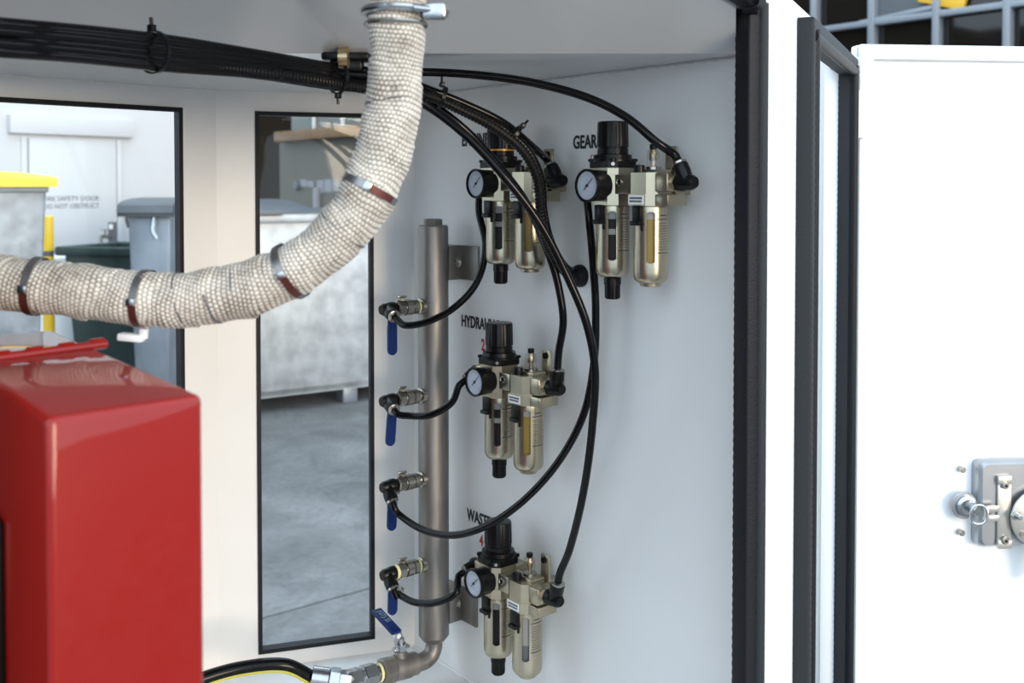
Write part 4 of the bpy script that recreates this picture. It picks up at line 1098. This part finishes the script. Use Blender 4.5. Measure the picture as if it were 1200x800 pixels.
# galvanised bin with yellow lid
def zat(v_, y): return at(600, v_, y).z
y_ = 4.6
pr_ = at(55, 300, y_); wd = 0.62; yr = math.radians(27)
yb = thing('yellow_lid_bin', 'galvanised metal bin with a bright yellow lid beside the fire door', 'bin', Matrix.Translation((pr_.x - math.cos(yr) * wd / 2 - math.sin(yr) * 0.3, y_ - math.sin(yr) * wd / 2 + math.cos(yr) * 0.3, 0)) @ Matrix.Rotation(yr, 4, 'Z'))
ztop = zat(219, y_)
tapered(V((0, 0, 0)), wd, 0.6, 0.10, ztop, 0.06, 0.05, 0.015).build('bin_body', 'galv_bin', yb)
MB().box((0, 0, ztop - 0.01), (wd + 0.02, 0.62, 0.03), 0.006).build('bin_rim', 'galv_blue', yb)
ly = MB(); prof = []
nx = 10
lidw = wd + 0.09
vs = []; fs = []
for j in range(nx + 1):
    tt = j / nx; xx_ = (tt - 0.5) * lidw
    hz_ = 0.045 + 0.028 * (1 - abs(2 * tt - 1) ** 2.2)
    for (yy_, zz_) in ((-0.36, 0.0), (-0.36, 0.035), (-0.33, hz_ - 0.008), (-0.27, hz_), (0.27, hz_), (0.34, 0.03), (0.34, 0.0)): vs.append(V((xx_, yy_, ztop + zz_)))
for j in range(nx):
    for k in range(7): l = (k + 1) % 7; fs.append((j * 7 + k, j * 7 + l, (j + 1) * 7 + l, (j + 1) * 7 + k))
fs += [tuple(range(7)), tuple(range(nx * 7, nx * 7 + 7))]
lid = MB().add(vs, fs).build('bin_lid', 'yellow', yb, smooth=40)
MB().box((0.05, -0.366, ztop + 0.012), (0.10, 0.02, 0.022), 0.004).build('lid_grip', 'timber', lid)
for (sx, sy) in ((-1, -1), (1, -1), (-1, 1), (1, 1)):
    MB().cyl((sx * 0.22 - 0.02, sy * 0.2, 0.055), (sx * 0.22 + 0.02, sy * 0.2, 0.055), 0.055, 20).build('wheel', 'rubber', yb)
# yellow bollard
y_ = 5.6; p = at(56.5, 300, y_)
bl = thing('bollard', 'yellow steel bollard between the yellow-lidded bin and green bin', 'bollard', Matrix.Translation((p.x, y_, 0)))
zt2 = zat(253, y_)
MB().cylb((0, 0, 0), (0, 0, zt2), 0.030, 0.004, 24).build('bollard_post', 'yellow', bl)
MB().cyl((0, 0, zt2 - 0.22), (0, 0, zt2 - 0.19), 0.0306, 24).build('dark_stripe', 'post_dark', bl)
MB().lathe([(0, 0.07), (0.012, 0.07), (0.014, 0.03)], (0, 0, 0), (0, 0, 1), 24).build('base_flange', 'yellow', bl)
# white drum
y_ = 6.2; p = at(70, 300, y_)
wdz = zat(298, y_)
dm = thing('white_drum', 'white plastic drum standing behind the yellow bollard', 'drum', Matrix.Translation((p.x - 0.02, y_, 0)))
MB().lathe([(0, 0.115), (0.02, 0.125), (wdz * 0.33, 0.125), (wdz * 0.34, 0.13), (wdz * 0.36, 0.125), (wdz * 0.9, 0.125), (wdz * 0.97, 0.105)], n=32).build('drum_body', 'white_plastic', dm)
MB().lathe([(wdz * 0.965, 0.11), (wdz * 0.985, 0.112), (wdz, 0.10), (wdz + 0.005, 0.04)], n=32).build('drum_lid', 'white_plastic', dm)
# green wheelie bin
y_ = 5.4; gx = at(115, 300, y_).x; zt3 = zat(290, y_)
gb = thing('green_bin', 'dark green open wheelie bin beside the tall grey bin', 'bin', Matrix.Translation((gx + 0.05, y_ + 0.3, 0)) @ Matrix.Rotation(math.radians(-14), 4, 'Z'))
tapered(V((0, 0, 0)), 0.46, 0.50, 0.03, zt3 - 0.04, 0.06, 0.06, 0.02).build('bin_body', 'bin_green', gb)
rm = MB()
for (c, s_) in (((0, -0.25, 0), (0.54, 0.05, 0.05)), ((0, 0.25, 0), (0.54, 0.05, 0.05)), ((-0.245, 0, 0), (0.05, 0.5, 0.049)), ((0.245, 0, 0), (0.05, 0.5, 0.049))): rm.box((c[0], c[1], zt3 - 0.025), s_, 0.012)
rm.build('bin_rim', 'bin_green', gb)
for sx in (-1, 1): MB().cyl((sx * 0.2 - 0.02, 0.22, 0.1), (sx * 0.2 + 0.02, 0.22, 0.1), 0.1, 24).build('wheel', 'rubber', gb)
# grey galvanised bin with curved dark lid
def grey_bin(name, u0, u1, vtop, vlid, y_, label, hook, rot=0.0):
    xa = at(u0, 300, y_).x; xb = at(u1, 300, y_).x; wd = xb - xa; zt4 = zat(vlid, y_); zl = zat(vtop, y_)
    t = thing(name, label, 'bin', Matrix.Translation(((xa + xb) / 2, y_ + 0.34, 0)) @ Matrix.Rotation(rot, 4, 'Z'))
    tapered(V((0, 0, 0)), wd, 0.60, 0.12, zt4, 0.03, 0.03, 0.012).build('bin_body', 'galv_blue', t)
    vs = []; fs = []; nx = 14
    for j in range(nx + 1):
        an = PI * j / nx; yy_ = -0.36 * math.cos(an); zz_ = zt4 + (zl - zt4) * max(0, math.sin(an)) ** 0.45
        for xx_ in (-wd / 2 - 0.03, wd / 2 + 0.03): vs.append(V((xx_, yy_, zz_)))
        for xx_ in (-wd / 2 - 0.03, wd / 2 + 0.03): vs.append(V((xx_, yy_ * 0.95, zz_ - 0.02)))
    for j in range(nx):
        o = j * 4; p = o + 4
        fs += [(o, o + 1, p + 1, p), (o + 2, p + 2, p + 3, o + 3), (o, p, p + 2, o + 2), (o + 1, o + 3, p + 3, p + 1)]
    fs += [(0, 2, 3, 1), (nx * 4, nx * 4 + 1, nx * 4 + 3, nx * 4 + 2)]
    ld = MB().add(vs, fs).build('bin_lid', 'bin_grey', t, smooth=40)
    MB().box((0, -0.335, zt4 - 0.005), (wd + 0.06, 0.03, 0.03), 0.006).build('lid_rim', 'bin_grey', ld)
    MB().cylb((-wd / 2 - 0.055, -0.20, zt4 + 0.03), (-wd / 2 - 0.01, -0.20, zt4 + 0.03), 0.022, 0.004, 14).build('lid_pivot', 'post_dark', ld)
    MB().tube(spline([V((-wd / 2 - 0.03, -0.20, zt4 + 0.02)), V((-wd / 2 - 0.035, -0.22, zt4 - 0.03)), V((-wd / 2 - 0.01, -0.26, zt4 - 0.07))], 0.01), 0.008, 8).build('pivot_arm', 'post_dark', ld)
    if hook:
        MB().tube(spline([V((wd * 0.19, -0.325, zt4 - 0.005)), V((wd * 0.17, -0.345, zt4 - 0.05)), V((wd * 0.18, -0.36, zt4 - 0.09)), V((wd * 0.27, -0.36, zt4 - 0.125))], 0.01), 0.010, 8).build('hook', 'zinc', t)
    for (sx, sy) in ((-1, -1), (1, -1), (-1, 1), (1, 1)):
        MB().cyl((sx * (wd / 2 - 0.07) - 0.018, sy * 0.2, 0.06), (sx * (wd / 2 - 0.07) + 0.018, sy * 0.2, 0.06), 0.06, 20).build('wheel', 'rubber', t)
    return t
grey_bin('grey_bin', 146, 197, 232, 249, 4.9, 'grey metal bin with a curved dark lid and a silver hook', True)
# tap on a short post
y_ = 6.6; p = at(132, 300, y_); ztp = zat(260, y_)
tp = thing('garden_tap', 'outdoor tap on a short dark post in front of the white wall', 'tap', Matrix.Translation((p.x, y_, 0)))
MB().box((0, 0, ztp / 2), (0.042, 0.042, ztp), 0.004).build('tap_post', 'post_dark', tp)
MB().cyl((0, -0.02, ztp - 0.09), (-0.035, -0.10, ztp - 0.09), 0.012, 12).cyl((-0.035, -0.10, ztp - 0.085), (-0.035, -0.10, ztp - 0.13), 0.011, 12).cyl((-0.02, -0.07, ztp - 0.09), (-0.02, -0.07, ztp - 0.05), 0.007, 10).box((-0.02, -0.07, ztp - 0.046), (0.06, 0.012, 0.010), 0.002).build('tap_body', 'nickel', tp)
MB().box((0, -0.0225, ztp - 0.03), (0.025, 0.004, 0.03), 0.001).build('post_plate', 'sticker', tp)

# ------------------------------------------------------------------ yard: skip behind the right window
SKd = V((0.84, 0.54, 0)).normalized(); SKn = V((SKd.y, -SKd.x, 0))
zs0 = 0.10
K0 = hitz(305, 467, zs0); K1 = hitz(435, 452, zs0); SKd = (K1 - K0).normalized(); SKn = V((SKd.y, -SKd.x, 0))
Ms = frame(V((K0.x, K0.y, 0)), SKd, -SKn)
sk = thing('skip_bin', 'large galvanised steel skip with a dark plastic lid beyond the right window', 'skip', Ms)
zs1 = hit(320, 252, K0, SKn).z
X0, X1, DP = -0.45, 1.45, 1.10
sb = MB().box(((X0 + X1) / 2, 0.02, (zs0 + zs1) / 2), (X1 - X0, 0.04, zs1 - zs0), 0.006)
sb.box(((X0 + X1) / 2, DP, (zs0 + zs1) / 2), (X1 - X0, 0.04, zs1 - zs0), 0.006)
for x_ in (X0, X1): sb.box((x_, DP / 2, (zs0 + zs1) / 2), (0.04, DP + 0.04, zs1 - zs0), 0.006)
sb.box(((X0 + X1) / 2, DP / 2, zs0 + 0.02), (X1 - X0, DP, 0.04))
sb.build('skip_body', 'galv', sk)
rm = MB().box(((X0 + X1) / 2, -0.01, zs1 - 0.02), (X1 - X0 + 0.06, 0.07, 0.05), 0.008).box(((X0 + X1) / 2, DP + 0.01, zs1 - 0.02), (X1 - X0 + 0.06, 0.07, 0.05), 0.008)
rm.build('skip_rim', 'galv', sk)
for x_ in (X0 + 0.12, 0.62, X1 - 0.12):
    for yy_ in (0.10, DP - 0.10): MB().box((x_, yy_, zs0 / 2), (0.10, 0.12, zs0), 0.004).build('skip_foot', 'galv_blue', sk)
vs = []; fs = []; nx = 12; LX0, LX1 = X0 + 0.02, 0.40
for j in range(nx + 1):
    tt = j / nx; yy_ = -0.03 + (DP + 0.06) * tt; zz_ = zs1 + 0.02 + 0.075 * math.sin(PI * tt) ** 0.5
    for (xx_, dz) in ((LX0, 0), (LX1 - 0.10, 0), (LX1, -0.05 * math.sin(PI * tt) ** 0.5), (LX1, -0.02 - 0.05 * math.sin(PI * tt) ** 0.5), (LX0, -0.02)): vs.append(V((xx_, yy_, zz_ + dz)))
for j in range(nx):
    for k in range(5): l = (k + 1) % 5; fs.append((j * 5 + k, j * 5 + l, (j + 1) * 5 + l, (j + 1) * 5 + k))
fs += [tuple(range(5)), tuple(range(nx * 5, nx * 5 + 5))]
ld = MB().add(vs, fs).build('skip_lid', 'dark_lid', sk, smooth=40)
MB().box((0.05, -0.06, zs1 + 0.015), (0.16, 0.04, 0.03), 0.008).build('lid_grip', 'post_dark', ld)
MB().box((0.80, DP / 2, zs1 + 0.012), (0.70, DP, 0.02), 0.004).build('skip_lid', 'dark_lid', sk)

# ------------------------------------------------------------------ workshop behind the skip
BWd = V((0.640, -0.768, 0)).normalized(); BWn = V((-0.768, -0.640, 0)).normalized()
B0 = at(328, 250, 11.0); B0.z = 0
Mb = frame(B0, BWd, -BWn)
ws = thing('workshop', 'open workshop with a beige partition and timber beam behind the skip', 'building', Mb)
def bx_(u, v_): return Mb.inverted() @ hit(u, v_, B0, BWn)
a = bx_(328, 167); zt5 = a.z
MB().box((2.4, 0.05, zt5 / 2), (4.8, 0.10, zt5)).build('partition', 'beige_wall', ws, smooth=0)
zb5 = bx_(336, 157).z
MB().box((2.5, -0.02, (zt5 + zb5) / 2 + 0.01), (4.8, 0.2, zb5 - zt5 + 0.02), 0.01).build('timber_beam', 'timber', ws)
for k, (u0, u1) in enumerate(((337, 363), (366, 396), (400, 432), (436, 470))):
    q0 = bx_(u0, 145); q1 = bx_(u1, 145)
    MB().box(((q0.x + q1.x) / 2, 0.06, zb5 + 0.6), (q1.x - q0.x, 0.03, 1.2)).build('glass_panel', 'green_glass', ws, smooth=0)
for u_ in (364.5, 398, 434):
    q = bx_(u_, 145); MB().box((q.x, 0.05, zb5 + 0.6), (0.035, 0.06, 1.2), 0.004).build('glazing_bar', 'sticker', ws)
MB().box((2.4, 0.05, zb5 + 1.6), (4.8, 0.3, 0.8)).build('fascia', 'interior_dark', ws, smooth=0)
# dark bay at the side, with its back wall, floor shelf and roof
MB().box((-1.0, 3.0, 2.2), (8.0, 0.1, 4.4)).build('bay_back_wall', 'interior_brown', ws, smooth=0)
MB().box((-1.0, 1.4, 3.6), (8.0, 3.2, 0.1)).build('bay_roof', 'interior_dark', ws, smooth=0)
MB().box((-3.2, 1.4, 1.8), (0.1, 3.2, 3.6)).build('bay_side_wall', 'interior_dark', ws, smooth=0)
for zz in (0.5, 1.15, 1.55): MB().box((-0.9, 2.4, zz), (2.6, 0.6, 0.05), 0.004).build('shelf', 'interior_brown', ws)
# notices pinned to the partition
for (u0, v0, u1, v1) in ((372, 211, 380, 226), (381, 210, 389, 225), (390, 210, 397, 224), (352, 210, 360, 219), (361, 212, 368, 219)):
    q0 = bx_(u0, v1); q1 = bx_(u1, v0)
    o = MB().box(((q0.x + q1.x) / 2, -0.004, (q0.z + q1.z) / 2), (q1.x - q0.x, 0.006, q1.z - q0.z)).build('notice_sheet', 'paper', ws, smooth=0)
q = bx_(350.5, 217); MB().cylb((q.x, 0, q.z), (q.x, -0.05, q.z), 0.05, 0.01, 20).build('hose_hook', 'post_dark', ws)
q = bx_(374, 240); MB().box((q.x, -0.03, q.z / 2 + 0.1), (0.06, 0.05, q.z + 0.15), 0.004).build('pinboard_post', 'paper', ws)

# ------------------------------------------------------------------ glazed office block behind the door
OFd = V((0.640, -0.768, 0)).normalized(); OFn = V((-0.768, -0.640, 0)).normalized()
OF0 = at(1023, 100, 12.0); OF0.z = 0
Mo = frame(OF0, OFd, -OFn)
of = thing('office_block', 'dark glazed office facade with grey mullions behind the open door', 'building', Mo)
def ox(u, v_): return Mo.inverted() @ hit(u, v_, OF0, OFn)
xs = [ox(900, 60).x, ox(956, 60).x, 0.0, ox(1099, 60).x, ox(1182, 60).x, ox(1290, 60).x, ox(1420, 60).x]
zh = ox(1081, 19.5).z
zs_ = [0.0, 1.2, zh - 1.15, zh, zh + 1.15, zh + 2.3]
for x_ in xs: MB().box((x_, -0.01, zs_[-1] / 2), (0.075, 0.12, zs_[-1]), 0.006).build('mullion', 'mullion', of)
for z_ in zs_[1:]: MB().box(((xs[0] + xs[-1]) / 2, -0.012, z_), (xs[-1] - xs[0], 0.10, 0.07), 0.006).build('transom', 'mullion', of)
for i in range(len(xs) - 1):
    for j in range(len(zs_) - 1):
        MB().box(((xs[i] + xs[i + 1]) / 2, 0.06, (zs_[j] + zs_[j + 1]) / 2), (xs[i + 1] - xs[i] - 0.02, 0.02, zs_[j + 1] - zs_[j] - 0.02)).build('pane', 'glass_reflect' if (i, j) == (2, 3) else 'glass_dark', of, smooth=0)  # one pane gets the reflection as a lighter colour
# ceiling lamps and a yellow panel seen behind the glass, standing proud of it
q = ox(1090, 4); MB().box((q.x + 0.14, 0.0, q.z + 0.02), (0.55, 0.05, 0.14), 0.004, rot=Matrix.Rotation(math.radians(18), 3, 'Y')).build('yellow_panel', 'lamp_yellow', of)
q = ox(1085, 18)
MB().box((q.x - 0.35, -0.04, q.z + 0.04), (0.9, 0.03, 0.05), 0.004, rot=Matrix.Rotation(math.radians(-4), 3, 'Y')).build('awning_edge', 'mullion', of)
